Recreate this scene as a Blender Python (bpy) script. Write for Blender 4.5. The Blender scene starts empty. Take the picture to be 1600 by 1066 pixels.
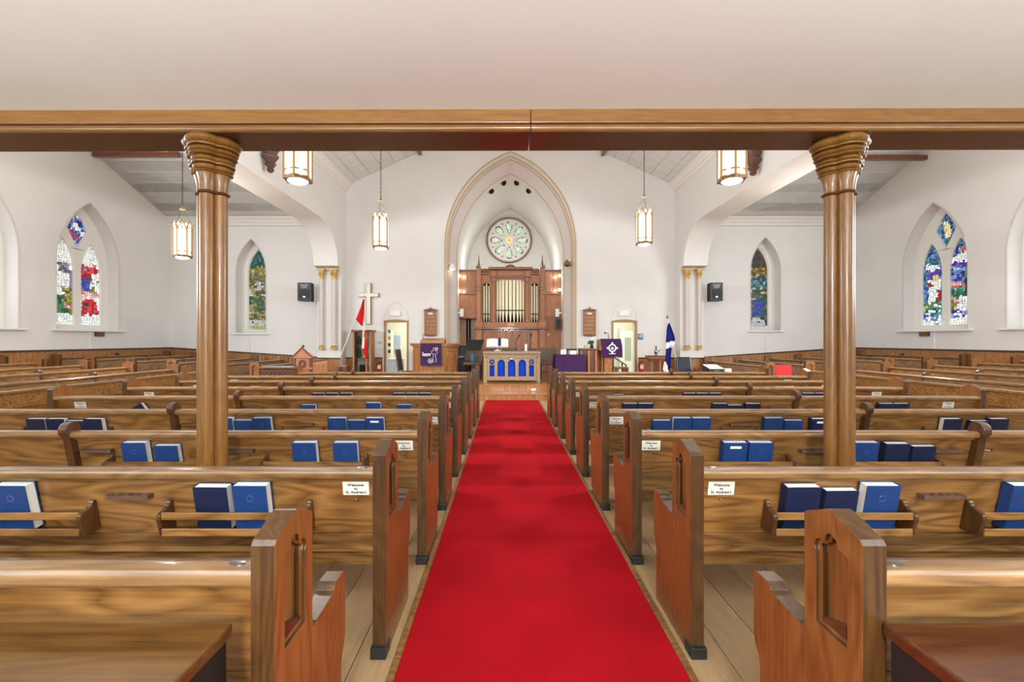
import bpy, bmesh, math, random
from mathutils import Vector, Matrix
from mathutils.geometry import tessellate_polygon
random.seed(7)
sc = bpy.context.scene
COL = sc.collection
PI = math.pi
# ------------------------------------------------------------------ camera, world, exposure
F = 700.0
cam_d = bpy.data.cameras.new('camera'); cam = bpy.data.objects.new('camera', cam_d); COL.objects.link(cam)
cam.location = (0, 0, 1.4); cam.rotation_euler = (PI/2, 0, 0)
cam_d.sensor_width = 36; cam_d.lens = F/1600*36; cam_d.shift_x = 10/1600; cam_d.shift_y = -1/1600
cam_d.clip_start = 0.05
sc.camera = cam
w = bpy.data.worlds.new('world'); sc.world = w; w.use_nodes = True
bg = w.node_tree.nodes['Background']; bg.inputs[0].default_value = (0.88, 0.95, 1.0, 1); bg.inputs[1].default_value = 0.55
sc.view_settings.view_transform = 'Standard'; sc.view_settings.look = 'None'
sc.view_settings.gamma = 1; sc.view_settings.use_curve_mapping = False
sc.view_settings.exposure = 0.38
def lamp(name, kind, loc, energy, color=(1, 1, 1), size=1.0, size_y=None, rot=(0, 0, 0)):
    d = bpy.data.lights.new(name, kind); d.energy = energy; d.color = color
    if kind == 'AREA':
        d.size = size
        if size_y: d.shape = 'RECTANGLE'; d.size_y = size_y
    else: d.shadow_soft_size = size
    o = bpy.data.objects.new(name, d); o.location = loc; o.rotation_euler = rot; COL.objects.link(o)
    return o
# daylight through the side windows that lie beside and behind the camera
for k, wy in enumerate((6.2, 3.6, 1.0)):
    lamp('daylight', 'AREA', (-10.3, wy, 3.2), 215, (0.95, 0.98, 1), 1.5, 2.8, (0, -PI/2, 0))
    lamp('daylight', 'AREA', (10.6, wy, 3.2), 215, (0.95, 0.98, 1), 1.5, 2.8, (0, PI/2, 0))
# invented upward lamps behind the camera, added to brighten the gallery soffit
for lx in (-4.6, -1.5, 1.8, 4.9):
    lamp('added_soffit_light', 'AREA', (lx, -0.9, 1.7), 165, (0.80, 0.95, 1), 1.6, 0.6, (PI, 0, 0))
lamp('vestibule_lamp', 'AREA', (0.15, -3.2, 2.4), 150, (1, 0.98, 0.95), 0.6, 0.3, (math.radians(96), 0, 0))
# bright entrance window far behind the camera
lamp('entrance_daylight', 'AREA', (0.15, -8.0, 1.9), 120, (1, 0.98, 0.96), 1.1, 1.1, (PI/2, 0, 0))
# rear window above the gallery
lamp('rear_daylight', 'AREA', (0.15, -2.6, 5.2), 300, (0.97, 0.99, 1), 7.0, 3.4, (PI/2, 0, 0))

# ------------------------------------------------------------------ materials
def lin(r, g, b):
    f = lambda c: (c/255/12.92) if c/255 <= 0.04045 else ((c/255+0.055)/1.055)**2.4
    return (f(r), f(g), f(b), 1)
def newmat(name):
    m = bpy.data.materials.new(name); m.use_nodes = True
    nt = m.node_tree; return m, nt, nt.nodes['Principled BSDF']
def plain(name, rgb, rough=0.5, metal=0.0, noise=0.0, nscale=6.0, bump=0.0, coat=0.0, emit=None):
    m, nt, p = newmat(name); N = nt.nodes; L = nt.links
    c = lin(*rgb); p.inputs['Base Color'].default_value = c
    p.inputs['Roughness'].default_value = rough; p.inputs['Metallic'].default_value = metal
    if coat: p.inputs['Coat Weight'].default_value = coat; p.inputs['Coat Roughness'].default_value = 0.15
    if rough >= 0.8: p.inputs['Specular IOR Level'].default_value = 0.1
    if noise or bump:
        tc = N.new('ShaderNodeTexCoord'); no = N.new('ShaderNodeTexNoise'); no.inputs['Scale'].default_value = nscale
        no.inputs['Detail'].default_value = 5
        L.new(tc.outputs['Object'], no.inputs['Vector'])
        if noise:
            r = N.new('ShaderNodeValToRGB')
            r.color_ramp.elements[0].position = 0.3; r.color_ramp.elements[1].position = 0.72
            r.color_ramp.elements[0].color = tuple(x*(1-noise) for x in c[:3])+(1,)
            r.color_ramp.elements[1].color = tuple(min(1, x*(1+noise*0.5)) for x in c[:3])+(1,)
            L.new(no.outputs['Fac'], r.inputs['Fac']); L.new(r.outputs['Color'], p.inputs['Base Color'])
        if bump:
            b = N.new('ShaderNodeBump'); b.inputs['Strength'].default_value = bump; b.inputs['Distance'].default_value = 0.01
            L.new(no.outputs['Fac'], b.inputs['Height']); L.new(b.outputs['Normal'], p.inputs['Normal'])
    if emit:
        p.inputs['Emission Color'].default_value = lin(*emit[:3]); p.inputs['Emission Strength'].default_value = emit[3]
    return m
def wood(name, dark, mid, light, axis='x', rough=0.34, coat=0.35, scale=1.0, figure=0.42):
    m, nt, p = newmat(name); N = nt.nodes; L = nt.links
    tc = N.new('ShaderNodeTexCoord'); oi = N.new('ShaderNodeObjectInfo')
    mul = N.new('ShaderNodeVectorMath'); mul.operation = 'SCALE'
    comb = N.new('ShaderNodeCombineXYZ')
    for i in range(3): L.new(oi.outputs['Random'], comb.inputs[i])
    L.new(comb.outputs[0], mul.inputs[0]); mul.inputs['Scale'].default_value = 37.0
    add = N.new('ShaderNodeVectorMath'); L.new(tc.outputs['Object'], add.inputs[0]); L.new(mul.outputs[0], add.inputs[1])
    mp = N.new('ShaderNodeMapping'); L.new(add.outputs[0], mp.inputs['Vector'])
    s = [8.0*scale]*3; s['xyz'.index(axis)] = 1.6*scale; mp.inputs['Scale'].default_value = s
    n1 = N.new('ShaderNodeTexNoise'); n1.inputs['Scale'].default_value = 1.0; n1.inputs['Detail'].default_value = 1.0
    L.new(mp.outputs[0], n1.inputs['Vector'])
    # growth rings: contour lines of a stretched noise
    m1 = N.new('ShaderNodeMath'); m1.operation = 'MULTIPLY'; m1.inputs[1].default_value = 15.0; L.new(n1.outputs['Fac'], m1.inputs[0])
    m2 = N.new('ShaderNodeMath'); m2.operation = 'PINGPONG'; m2.inputs[1].default_value = 1.0; L.new(m1.outputs[0], m2.inputs[0])
    mp2 = N.new('ShaderNodeMapping'); L.new(add.outputs[0], mp2.inputs['Vector'])
    s2 = [110.0*scale]*3; s2['xyz'.index(axis)] = 4.0*scale; mp2.inputs['Scale'].default_value = s2
    n2 = N.new('ShaderNodeTexNoise'); n2.inputs['Scale'].default_value = 1.0; n2.inputs['Detail'].default_value = 3.0
    L.new(mp2.outputs[0], n2.inputs['Vector'])
    mx = N.new('ShaderNodeMix'); mx.data_type = 'FLOAT'; mx.inputs[0].default_value = 1-figure
    L.new(m2.outputs[0], mx.inputs[2]); L.new(n2.outputs['Fac'], mx.inputs[3])
    r = N.new('ShaderNodeValToRGB'); e = r.color_ramp.elements
    e[0].position = 0.12; e[0].color = lin(*dark); e[1].position = 0.85; e[1].color = lin(*light)
    k = e.new(0.42); k.color = lin(*mid)
    L.new(mx.outputs[0], r.inputs['Fac'])
    hs = N.new('ShaderNodeHueSaturation'); L.new(r.outputs['Color'], hs.inputs['Color'])
    mr = N.new('ShaderNodeMapRange'); mr.inputs['To Min'].default_value = 0.85; mr.inputs['To Max'].default_value = 1.15
    L.new(oi.outputs['Random'], mr.inputs['Value']); L.new(mr.outputs[0], hs.inputs['Value'])
    L.new(hs.outputs['Color'], p.inputs['Base Color'])
    p.inputs['Roughness'].default_value = rough; p.inputs['Coat Weight'].default_value = coat; p.inputs['Coat Roughness'].default_value = 0.12
    b = N.new('ShaderNodeBump'); b.inputs['Strength'].default_value = 0.12; b.inputs['Distance'].default_value = 0.004
    L.new(n2.outputs['Fac'], b.inputs['Height']); L.new(b.outputs['Normal'], p.inputs['Normal'])
    return m
M = {}
OAK = ((66, 41, 16), (122, 82, 39), (156, 113, 62))
END = ((74, 43, 16), (114, 70, 31), (140, 92, 46))
M['oak_x'] = wood('oak_lengthwise', *OAK, axis='x')
M['oak_z'] = wood('oak_upright', *END, axis='z', figure=0.3, coat=0.2)
M['oak_edge'] = wood('oak_end_edge', (44, 26, 9), (65, 40, 16), (90, 60, 28), axis='z', figure=0.2, coat=0.2)
M['oak_dark'] = wood('oak_dark', (46, 26, 13), (72, 43, 21), (92, 58, 30), axis='z', figure=0.3)
M['rail'] = wood('oak_rail', (80, 52, 25), (120, 84, 46), (150, 112, 68), axis='x', rough=0.3, coat=0.5, figure=0.3)
M['oak_light'] = wood('oak_column', (84, 52, 18), (110, 72, 28), (134, 94, 44), axis='z', figure=0.15, rough=0.34, coat=0.15)
M['beam'] = wood('oak_beam', (98, 62, 28), (124, 83, 40), (144, 102, 54), axis='x', figure=0.15)
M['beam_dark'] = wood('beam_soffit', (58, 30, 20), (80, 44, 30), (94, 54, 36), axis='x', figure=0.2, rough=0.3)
M['table'] = wood('table_top', (46, 28, 8), (82, 52, 20), (106, 72, 32), axis='x', rough=0.28, coat=0.6, figure=0.25)
M['table_red'] = wood('table_top_red', (36, 15, 5), (64, 31, 12), (84, 45, 18), axis='x', rough=0.28, coat=0.6, figure=0.25)
M['wain'] = wood('wainscot_pine', (112, 68, 32), (156, 104, 58), (180, 130, 78), axis='z', figure=0.3)
M['organ'] = wood('organ_walnut', (116, 70, 46), (162, 107, 74), (184, 128, 94), axis='z', figure=0.25, coat=0.0, rough=.6)
M['organ_dark'] = wood('organ_dark', (80, 42, 28), (112, 64, 44), (130, 78, 54), axis='z', figure=0.25)
M['altar'] = wood('altar_ash', (110, 88, 62), (142, 118, 86), (162, 138, 106), axis='x', figure=0.2)
M['stage'] = wood('stage_oak', (118, 72, 34), (162, 108, 60), (186, 132, 80), axis='x', figure=0.3)
M['board'] = wood('floor_board', (146, 114, 80), (168, 136, 98), (180, 150, 114), axis='y', rough=0.4, coat=0.2, figure=0.15)
M['rowan'] = wood('dark_mahogany', (64, 30, 18), (104, 54, 34), (126, 70, 44), axis='z', figure=0.3)
M['wall'] = plain('plaster_wall', (225, 222, 218), 0.85, noise=0.03, nscale=1.5, bump=0.04)
M['soffit'] = plain('gallery_plaster', (232, 231, 230), 0.8, noise=0.05, nscale=0.8, bump=0.06)
M['trimwhite'] = plain('white_paint', (232, 227, 220), 0.5)
M['tile'] = plain('ceiling_tile', (222, 222, 219), 0.85, noise=0.03, nscale=8)
M['band'] = plain('arch_band', (208, 199, 194), 0.7)
M['gold'] = plain('gold_paint', (196, 160, 96), 0.4, metal=0.35)
M['goldtrim'] = plain('ochre_line', (196, 166, 116), 0.5)
M['alcove'] = plain('alcove_plaster', (222, 220, 213), 0.85, noise=0.03, nscale=1.0)
M['carpet'] = plain('red_carpet', (160, 10, 22), 0.95, noise=0.2, nscale=1.7, bump=0.0)
M['cover'] = plain('navy_cloth', (20, 56, 112), 0.45, noise=0.1, nscale=30)
M['coverd'] = plain('dark_navy_cloth', (14, 26, 60), 0.45, noise=0.1, nscale=30)
M['pages'] = plain('paper_edges', (236, 232, 222), 0.7)
M['card'] = plain('card', (226, 228, 214), 0.5)
M['ink'] = plain('ink', (40, 44, 40), 0.6)
M['steel'] = plain('steel', (150, 150, 150), 0.3, metal=1)
M['iron'] = plain('dark_iron', (52, 54, 52), 0.4, metal=0.6)
M['black'] = plain('black_plastic', (18, 19, 20), 0.45)
M['navyb'] = plain('black_lacquer', (18, 22, 34), 0.25)
M['grille'] = plain('speaker_grille', (30, 32, 34), 0.6, bump=0.3, nscale=200)
M['bronze'] = plain('antique_brass', (150, 118, 84), 0.4, metal=0.6)
M['carved'] = plain('carved_dark_wood', (96, 66, 52), 0.5, noise=0.3, nscale=25)
M['pipe'] = plain('pipe_cream_gilt', (248, 240, 206), 0.5)
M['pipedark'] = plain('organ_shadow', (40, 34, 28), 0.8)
M['purple'] = plain('purple_cloth', (64, 40, 78), 0.9, noise=0.12, nscale=14)
M['blue'] = plain('blue_cloth', (28, 70, 190), 0.8, noise=0.15, nscale=9)
M['flagred'] = plain('flag_red', (214, 40, 36), 0.8)
M['flagwhite'] = plain('flag_white', (236, 232, 230), 0.8)
M['flagblue'] = plain('flag_blue', (36, 42, 122), 0.8)
M['dark_side'] = plain('black_stained_wood', (24, 18, 15), 0.5)
M['white'] = plain('white_gloss', (240, 238, 232), 0.35)
M['silver'] = plain('silver_text', (216, 216, 222), 0.5)
M['uphol'] = plain('taupe_upholstery', (106, 92, 80), 0.85, noise=0.1, nscale=40)
M['red'] = plain('red_enamel', (196, 40, 36), 0.3)
M['redcush'] = plain('red_cushion', (176, 52, 56), 0.9)
M['teal'] = plain('sign_teal', (40, 110, 150), 0.5)
M['room'] = plain('back_room_cream', (242, 238, 220), 0.8)
M['roomwhite'] = plain('back_room_white', (244, 246, 240), 0.7)
M['bluegrey'] = plain('blue_grey_cabinet', (186, 200, 220), 0.6)
M['frost'] = plain('frosted_glass', (176, 192, 186), 0.3)
M['green'] = plain('green_box', (60, 120, 84), 0.6)
M['leaf'] = plain('leaf_green', (52, 84, 60), 0.6)
M['lampglass'] = plain('lantern_glass', (250, 236, 196), 0.5, emit=(255, 232, 188, 0.75))
M['lampdisc'] = plain('lantern_diffuser', (255, 255, 255), 0.5, emit=(240, 246, 255, 6.0))
M['bulb'] = plain('bulb', (255, 250, 240), 0.4, emit=(255, 246, 230, 6.0))
def glassmat(name, strength):
    m, nt, p = newmat(name); N = nt.nodes; L = nt.links
    a = N.new('ShaderNodeAttribute'); a.attribute_name = 'Col'
    no = N.new('ShaderNodeTexNoise'); no.inputs['Scale'].default_value = 14; tc = N.new('ShaderNodeTexCoord')
    L.new(tc.outputs['Object'], no.inputs['Vector'])
    mr = N.new('ShaderNodeMapRange'); mr.inputs['To Min'].default_value = 0.55; mr.inputs['To Max'].default_value = 1.45
    L.new(no.outputs['Fac'], mr.inputs['Value'])
    mm = N.new('ShaderNodeMath'); mm.operation = 'MULTIPLY'; mm.inputs[1].default_value = strength; L.new(mr.outputs[0], mm.inputs[0])
    L.new(a.outputs['Color'], p.inputs['Base Color']); L.new(a.outputs['Color'], p.inputs['Emission Color'])
    L.new(mm.outputs[0], p.inputs['Emission Strength']); p.inputs['Roughness'].default_value = 0.2
    return m
M['glass'] = glassmat('stained_glass_daylit', 0.72)
M['clearglass'] = plain('daylit_plain_glass', (240, 246, 250), 0.2, emit=(240, 246, 255, 1.2))
M['lead'] = plain('lead_came', (26, 28, 30), 0.6)
def thin_glass(name, rgb):
    m, nt, p = newmat(name)
    p.inputs['Base Color'].default_value = lin(*rgb); p.inputs['Transmission Weight'].default_value = 1.0
    p.inputs['Roughness'].default_value = 0.05; p.inputs['IOR'].default_value = 1.05
    return m
M['cabglass'] = thin_glass('cabinet_glass', (235, 242, 240))

# ------------------------------------------------------------------ mesh helpers
class MB:
    def __init__(s): s.v = []; s.f = []; s.m = []; s.mi = 0
    def add(s, vs, fs):
        o = len(s.v); s.v += [tuple(p) for p in vs]; s.f += [tuple(i+o for i in f) for f in fs]; s.m += [s.mi]*len(fs); return s
    def box(s, x0, x1, y0, y1, z0, z1):
        return s.add([(x0,y0,z0),(x1,y0,z0),(x1,y1,z0),(x0,y1,z0),(x0,y0,z1),(x1,y0,z1),(x1,y1,z1),(x0,y1,z1)],
                     [(0,3,2,1),(4,5,6,7),(0,1,5,4),(1,2,6,5),(2,3,7,6),(3,0,4,7)])
    def cbox(s, c, d, rot=None):
        b = MB().box(-d[0]/2, d[0]/2, -d[1]/2, d[1]/2, -d[2]/2, d[2]/2)
        R = rot if rot is not None else Matrix.Identity(3)
        return s.add([tuple(R @ Vector(p) + Vector(c)) for p in b.v], b.f)
    def plate(s, outer, fn, d0, d1, holes=(), cap0=True, cap1=True):
        loops = [list(outer)]+[list(h) for h in holes]
        flat = [p for l in loops for p in l]
        tris = tessellate_polygon([[Vector((p[0], p[1], 0)) for p in l] for l in loops])
        n = len(flat)
        vs = [fn(p[0], p[1], d0) for p in flat]+[fn(p[0], p[1], d1) for p in flat]
        fs = []
        if cap0: fs += [tuple(t) for t in tris]
        if cap1: fs += [tuple(i+n for i in reversed(t)) for t in tris]
        o = 0
        for l in loops:
            k = len(l)
            for i in range(k):
                a, b = o+i, o+(i+1) % k
                fs.append((a, b, b+n, a+n))
            o += k
        return s.add(vs, fs)
    def loft(s, rings, closed=True, cap=True):
        n = len(rings[0]); vs = [p for r in rings for p in r]; fs = []
        for j in range(len(rings)-1):
            for i in range(n if closed else n-1):
                a = j*n+i; b = j*n+(i+1) % n
                fs.append((a, b, b+n, a+n))
        if cap and closed:
            fs.append(tuple(reversed(range(n)))); fs.append(tuple((len(rings)-1)*n+i for i in range(n)))
        return s.add(vs, fs)
    def lathe(s, prof, c=(0,0,0), n=16, cap=True):
        return s.loft([[(c[0]+r*math.cos(2*PI*i/n), c[1]+r*math.sin(2*PI*i/n), c[2]+z) for i in range(n)] for r, z in prof], cap=cap)
    def tube(s, pts, r, n=8, closed=False):
        P = [Vector(p) for p in pts]; rings = []
        for i, p in enumerate(P):
            if closed: t = P[(i+1) % len(P)]-P[i-1]
            else: t = P[min(i+1, len(P)-1)]-P[max(i-1, 0)]
            t.normalize(); up = Vector((0,0,1)) if abs(t.z) < 0.95 else Vector((0,1,0))
            a = t.cross(up).normalized(); b = t.cross(a)
            rr = r[i] if isinstance(r, (list, tuple)) else r
            rings.append([tuple(p+a*rr*math.cos(2*PI*k/n)+b*rr*math.sin(2*PI*k/n)) for k in range(n)])
        if closed: rings.append(rings[0]); return s.loft(rings, cap=False)
        return s.loft(rings)
    def sphere(s, c, r, n=12, m=8, sc3=(1,1,1)):
        rings = []
        for j in range(m+1):
            a = -PI/2+PI*j/m; rr = max(math.cos(a), 0.001)*r
            rings.append([(c[0]+sc3[0]*rr*math.cos(2*PI*i/n), c[1]+sc3[1]*rr*math.sin(2*PI*i/n), c[2]+sc3[2]*r*math.sin(a)) for i in range(n)])
        return s.loft(rings)
    def mesh(s, name, mats, smooth=False, bevel=0, seg=2):
        me = bpy.data.meshes.new(name); me.from_pydata(s.v, [], s.f)
        for m in (mats if isinstance(mats, (list, tuple)) else [mats]): me.materials.append(m)
        me.polygons.foreach_set('material_index', s.m)
        bm = bmesh.new(); bm.from_mesh(me)
        bmesh.ops.recalc_face_normals(bm, faces=bm.faces[:])
        if bevel:
            ed = [e for e in bm.edges if len(e.link_faces) == 2 and e.calc_face_angle(0) > 0.5]
            bmesh.ops.bevel(bm, geom=ed, offset=bevel, segments=seg, affect='EDGES', profile=0.6, clamp_overlap=True)
        bm.to_mesh(me); bm.free()
        if smooth:
            me.polygons.foreach_set('use_smooth', [True]*len(me.polygons))
            try: me.set_sharp_from_angle(angle=math.radians(40))
            except Exception: pass
        return me
    def build(s, name, mats, parent=None, smooth=False, bevel=0, loc=None, rotz=None, seg=2):
        return inst(name, s.mesh(name, mats, smooth, bevel, seg), parent, loc, rotz)
def inst(name, me, parent=None, loc=None, rotz=None):
    o = bpy.data.objects.new(name, me); COL.objects.link(o)
    if parent: o.parent = parent
    if loc is not None: o.location = loc
    if rotz is not None: o.rotation_euler = (0, 0, rotz)
    return o
def thing(name, label, cat, loc=(0,0,0), rotz=0, group=None):
    o = bpy.data.objects.new(name, None); COL.objects.link(o); o.empty_display_size = 0.1
    o.location = loc; o.rotation_euler = (0, 0, rotz); return tag(o, label, cat, group)
def tag(o, label, cat, group=None):
    o['label'] = label; o['category'] = cat
    if group: o['group'] = group
    return o
def struct(o): o['kind'] = 'structure'; return o
def stuff(o): o['kind'] = 'stuff'; return o
def text_mesh(txt, size, mat, parent, loc, rot, name='lettering', ext=0.0004, align='CENTER', spacing=0.95):
    c = bpy.data.curves.new(name, 'FONT'); c.body = txt; c.size = size; c.align_x = align; c.align_y = 'CENTER'; c.extrude = ext
    c.space_line = spacing; c.offset = size*.022; c.resolution_u = 2
    o = bpy.data.objects.new(name, c); COL.objects.link(o)
    dg = bpy.context.evaluated_depsgraph_get(); dg.update()
    me = bpy.data.meshes.new_from_object(o.evaluated_get(dg)); bpy.data.objects.remove(o)
    me.materials.clear(); me.materials.append(mat)
    t = inst(name, me, parent, loc); t.rotation_euler = rot; return t
XZ = lambda u, v, d: (u, d, v)
YZ = lambda u, v, d: (d, u, v)
XY = lambda u, v, d: (u, v, d)
def arch(cx, hw, z0, za, h, n=10):
    """pointed arch outline, counter-clockwise from bottom left going right"""
    R = (hw*hw+h*h)/(2*hw); zs = za-h
    a1 = math.atan2(h, R-hw)
    left = [(cx-hw+R-R*math.cos(a1*i/n), zs+R*math.sin(a1*i/n)) for i in range(n+1)]
    left[-1] = (cx, za)
    right = [(2*cx-x, z) for x, z in left[:-1]]
    return [(cx-hw, z0), (cx+hw, z0)]+right+list(reversed(left))
def arch_path(cx, hw, z0, za, h, n=12):
    p = arch(cx, hw, z0, za, h, n); return p[1:]+[p[0]]          # right foot ... apex ... left foot
def halfw(v, hw, z0, za, h):
    zs = za-h
    if v <= zs: return hw
    R = (hw*hw+h*h)/(2*hw); return max(0.0, math.sqrt(max(0, R*R-(v-zs)**2))-(R-hw))
def px(x, D): return (x-790)*D/F
def pz(y, D): return 1.4-(y-532)*D/F

# ------------------------------------------------------------------ the room
XL, XR, DF, AX = -10.5, 10.8, 14.0, 0.15
NL, NR = -4.98, 5.28
# floor slab and boards
fl = MB().box(-5.75, 6.05, -3, 14.35, -0.2, -0.012)
fl.add([(-5.75,-3,-0.012),(-5.75,14.2,-0.012),(XL-.4,14.2,0.32),(XL-.4,-3,0.32)], [(0,1,2,3)])
fl.add([(6.05,-3,-0.012),(6.05,14.2,-0.012),(XR+.4,14.2,0.32),(XR+.4,-3,0.32)], [(3,2,1,0)])
floor = struct(fl.build('floor', M['board']))
bw = 0.205
pm = MB().box(0, bw-0.004, 0.2, 10.4, -0.012, 0.0).mesh('floor_plank', M['board'], bevel=0.0015, seg=1)
for i in range(24):
    x = -2.3+i*bw
    if -0.62 < x < 0.72: continue
    inst('floor_plank', pm, floor, (x, 0, 0))
# front wall with its openings
front_out = [(XL-.4, -0.1), (XR+.4, -0.1), (XR+.4, 7.6), (NR+.6, 7.0), (AX, 9.2), (NL-.6, 7.0), (XL-.4, 7.6)]
DOORS = [(px(601.5, DF), px(637, DF)), (px(957, DF), px(994, DF))]
dz = pz(503.5, DF)
door_h = [[(a, -0.05), (b, -0.05), (b, dz), (a, dz)] for a, b in DOORS]
arch_out = (AX, 2.01, -0.05, 7.24, 2.9)
TW = [(px(392.3, DF), 0.46, pz(520.5, DF), pz(374, DF), 1.05), (px(1196, DF), 0.46, pz(516.5, DF), pz(371.5, DF), 1.05)]
wf = MB().plate(front_out, XZ, DF, DF+0.35, [arch(*arch_out)]+door_h+[arch(*t) for t in TW], cap1=True)
wall_front = struct(wf.build('wall_front', M['wall']))
# nave side walls: pier, rounded arch corner, flat head
def nave_wall(x0, x1, name):
    pts = [(13.55, -0.1), (DF, -0.1), (DF, 6.9), (-3, 6.9), (-3, 4.72)]
    pts += [(12.0, 4.72)]+[(12.0+1.3*math.sin(a), 3.62+1.1*math.cos(a)) for a in [PI/2*i/10 for i in range(1, 11)]]
    pts += [(13.55, 3.58)]
    return struct(MB().plate(pts, YZ, x0, x1).build(name, M['wall'], smooth=True))
wnl = nave_wall(NL-0.72, NL, 'wall_nave_left'); wnr = nave_wall(NR, NR+0.72, 'wall_nave_right')
# outer side walls with tall pointed windows
SWY = [11.32, 8.8, 6.2, 3.6, 1.0]
def side_arch(y): return (y, 0.85, 1.67, 4.87, 1.6)
def side_wall(x0, x1, name):
    out = [(-3, -0.1), (DF+.35, -0.1), (DF+.35, 5.3), (9.0, 7.4), (4.0, 7.4), (-3, 5.0)]
    return struct(MB().plate(out, YZ, x0, x1, [arch(*side_arch(y)) for y in SWY]).build(name, M['wall']))
wl = side_wall(XL-0.4, XL, 'wall_left'); wr = side_wall(XR, XR+0.4, 'wall_right')
# ceilings: nave slopes, transept slopes, gallery soffit
zc = 6.24; sl = 0.457
def slope_ceiling(name, pts, mat=None):
    return struct(MB().add([p for p in pts]+[(p[0], p[1], p[2]+.12) for p in pts], [(0,1,2,3),(7,6,5,4),(0,4,5,1),(1,5,6,2),(2,6,7,3),(3,7,4,0)]).build(name, mat or M['tile']))
apex = zc+sl*(AX-NL)
cn1 = slope_ceiling('ceiling', [(NL-.1,-3,zc),(NL-.1,14.1,zc),(AX,14.1,apex),(AX,-3,apex)])
cn2 = slope_ceiling('ceiling', [(NR+.1,-3,zc),(NR+.1,14.1,zc),(AX,14.1,apex),(AX,-3,apex)])
ZT = 5.17; ST = 0.39
def tz(y): return ZT+ST*(14-y)
ct1 = slope_ceiling('ceiling', [(XL-.1,14.1,tz(14.1)),(NL-.7,14.1,tz(14.1)),(NL-.7,9,tz(9)),(XL-.1,9,tz(9))])
ct2 = slope_ceiling('ceiling', [(XR+.1,14.1,tz(14.1)),(NR+.7,14.1,tz(14.1)),(NR+.7,9,tz(9)),(XR+.1,9,tz(9))])
for a, b in ((XL-.1, NL-.7), (NR+.7, XR+.1)):
    slope_ceiling('ceiling', [(a,9,tz(9)),(b,9,tz(9)),(b,-3,tz(9)-.39*6),(a,-3,tz(9)-.39*6)])
# square ceiling tiles on the visible slopes
TS = 0.42
tile_m = MB().box(0.004, TS-0.004, 0.004, TS-0.004, -0.012, 0.0).mesh('ceiling_tile', M['tile'], bevel=0.006, seg=1)
def tiles(par, origin, ux, uy, nx, ny):
    R = Matrix((Vector(ux).normalized(), Vector(uy).normalized(), Vector(ux).cross(Vector(uy)).normalized())).transposed().to_4x4()
    for i in range(nx):
        for j in range(ny):
            o = inst('ceiling_tile', tile_m, par)
            o.matrix_local = Matrix.Translation(Vector(origin)+Vector(ux).normalized()*TS*i+Vector(uy).normalized()*TS*j) @ R
tiles(ct1, (XL, 14, ZT), (1,0,0), (0,-1,ST), 11, 9)
tiles(ct2, (NR+.72, 14, ZT), (1,0,0), (0,-1,ST), 11, 9)
tiles(cn1, (NL, 14, zc), (0,-1,0), (1,0,sl), 12, 7)
tiles(cn2, (NR, 14, zc), (0,-1,0), (-1,0,sl), 12, 7)
gal = struct(MB().box(XL, XR, -3, 2.52, 2.675, 2.9).build('ceiling', M['soffit']))
# gallery beam over the two columns
BY0, BY1, BZ = 2.475, 2.735, 2.556
beam = thing('gallery_beam', 'long oak beam spanning the gallery edge above the two columns', 'beam', (0, 2.6, 0), math.radians(-0.25))
for x0, x1 in ((-7.0, 0.137), (0.141, 7.2)):
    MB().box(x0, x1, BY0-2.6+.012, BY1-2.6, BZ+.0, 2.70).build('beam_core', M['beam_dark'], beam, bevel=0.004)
    MB().box(x0, x1, BY0-2.6-.006, BY0-2.6+.014, BZ+.045, 2.678).build('fascia_board', M['beam'], beam, bevel=0.004)
    MB().tube([(x0, BY0-2.6+.008, BZ+.019), (x1, BY0-2.6+.008, BZ+.019)], 0.02, 10).build('bead_moulding', M['beam'], beam, smooth=True)
# cornices
def cornice(name, prof, path):
    """prof: (out, down) points; path: list of (point, outward vector)"""
    rings = [[(p[0]+n[0]*a, p[1]+n[1]*a, p[2]+b) for a, b in prof] for p, n in path]
    return struct(MB().loft(rings).build(name, M['trimwhite'], smooth=True))
CP = [(0,0),(0.2,0),(0.2,-.04),(0.17,-.06),(0.12,-.1),(0.10,-.16),(0.06,-.18),(0.06,-.24),(0.03,-.26),(0,-.27)]
cornice('trim_1', CP, [((NL, -3, zc+.06), (1,0)), ((NL, 14, zc+.06), (1,0))])
cornice('trim_2', CP, [((NR, -3, zc+.06), (-1,0)), ((NR, 14, zc+.06), (-1,0))])
cornice('trim_3', CP, [((XL, 14, ZT+.06), (0,-1)), ((NL-.72, 14, ZT+.06), (0,-1))])
cornice('trim_4', CP, [((NR+.72, 14, ZT+.06), (0,-1)), ((XR, 14, ZT+.06), (0,-1))])
# short wooden purlins under the ceilings
def purlin(label, a, b, wd, ht):
    a = Vector(a); b = Vector(b); L = (b-a).length
    t = thing('ceiling_purlin', label, 'beam', a, math.atan2(b.y-a.y, b.x-a.x))
    MB().box(0, L, -wd/2, wd/2, -ht, 0.02).build('timber', M['rowan'], t, bevel=0.02)
yq = 11.4
purlin('brown ceiling purlin at the outer wall above the pointed window, behind column capital at left', (XL+.02, yq, tz(yq)-.02), (-8.3, yq, tz(yq)-.02), .12, .1)
purlin('brown ceiling purlin at the outer wall above the shepherd window at right', (8.5, yq, tz(yq)-.1), (XR-.1, yq, tz(yq)-.1), .12, .1)
xq = px(657, DF); purlin('brown purlin meeting the front wall on the ceiling slope left of chancel arch', (xq, 8, zc+sl*(xq-NL)-.01), (xq, 13.98, zc+sl*(xq-NL)-.01), .1, .12)
xq = px(941, DF); purlin('brown purlin meeting the front wall on the ceiling slope right of chancel arch', (xq, 8, zc+sl*(NR-xq)-.01), (xq, 13.98, zc+sl*(NR-xq)-.01), .1, .12)

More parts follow.
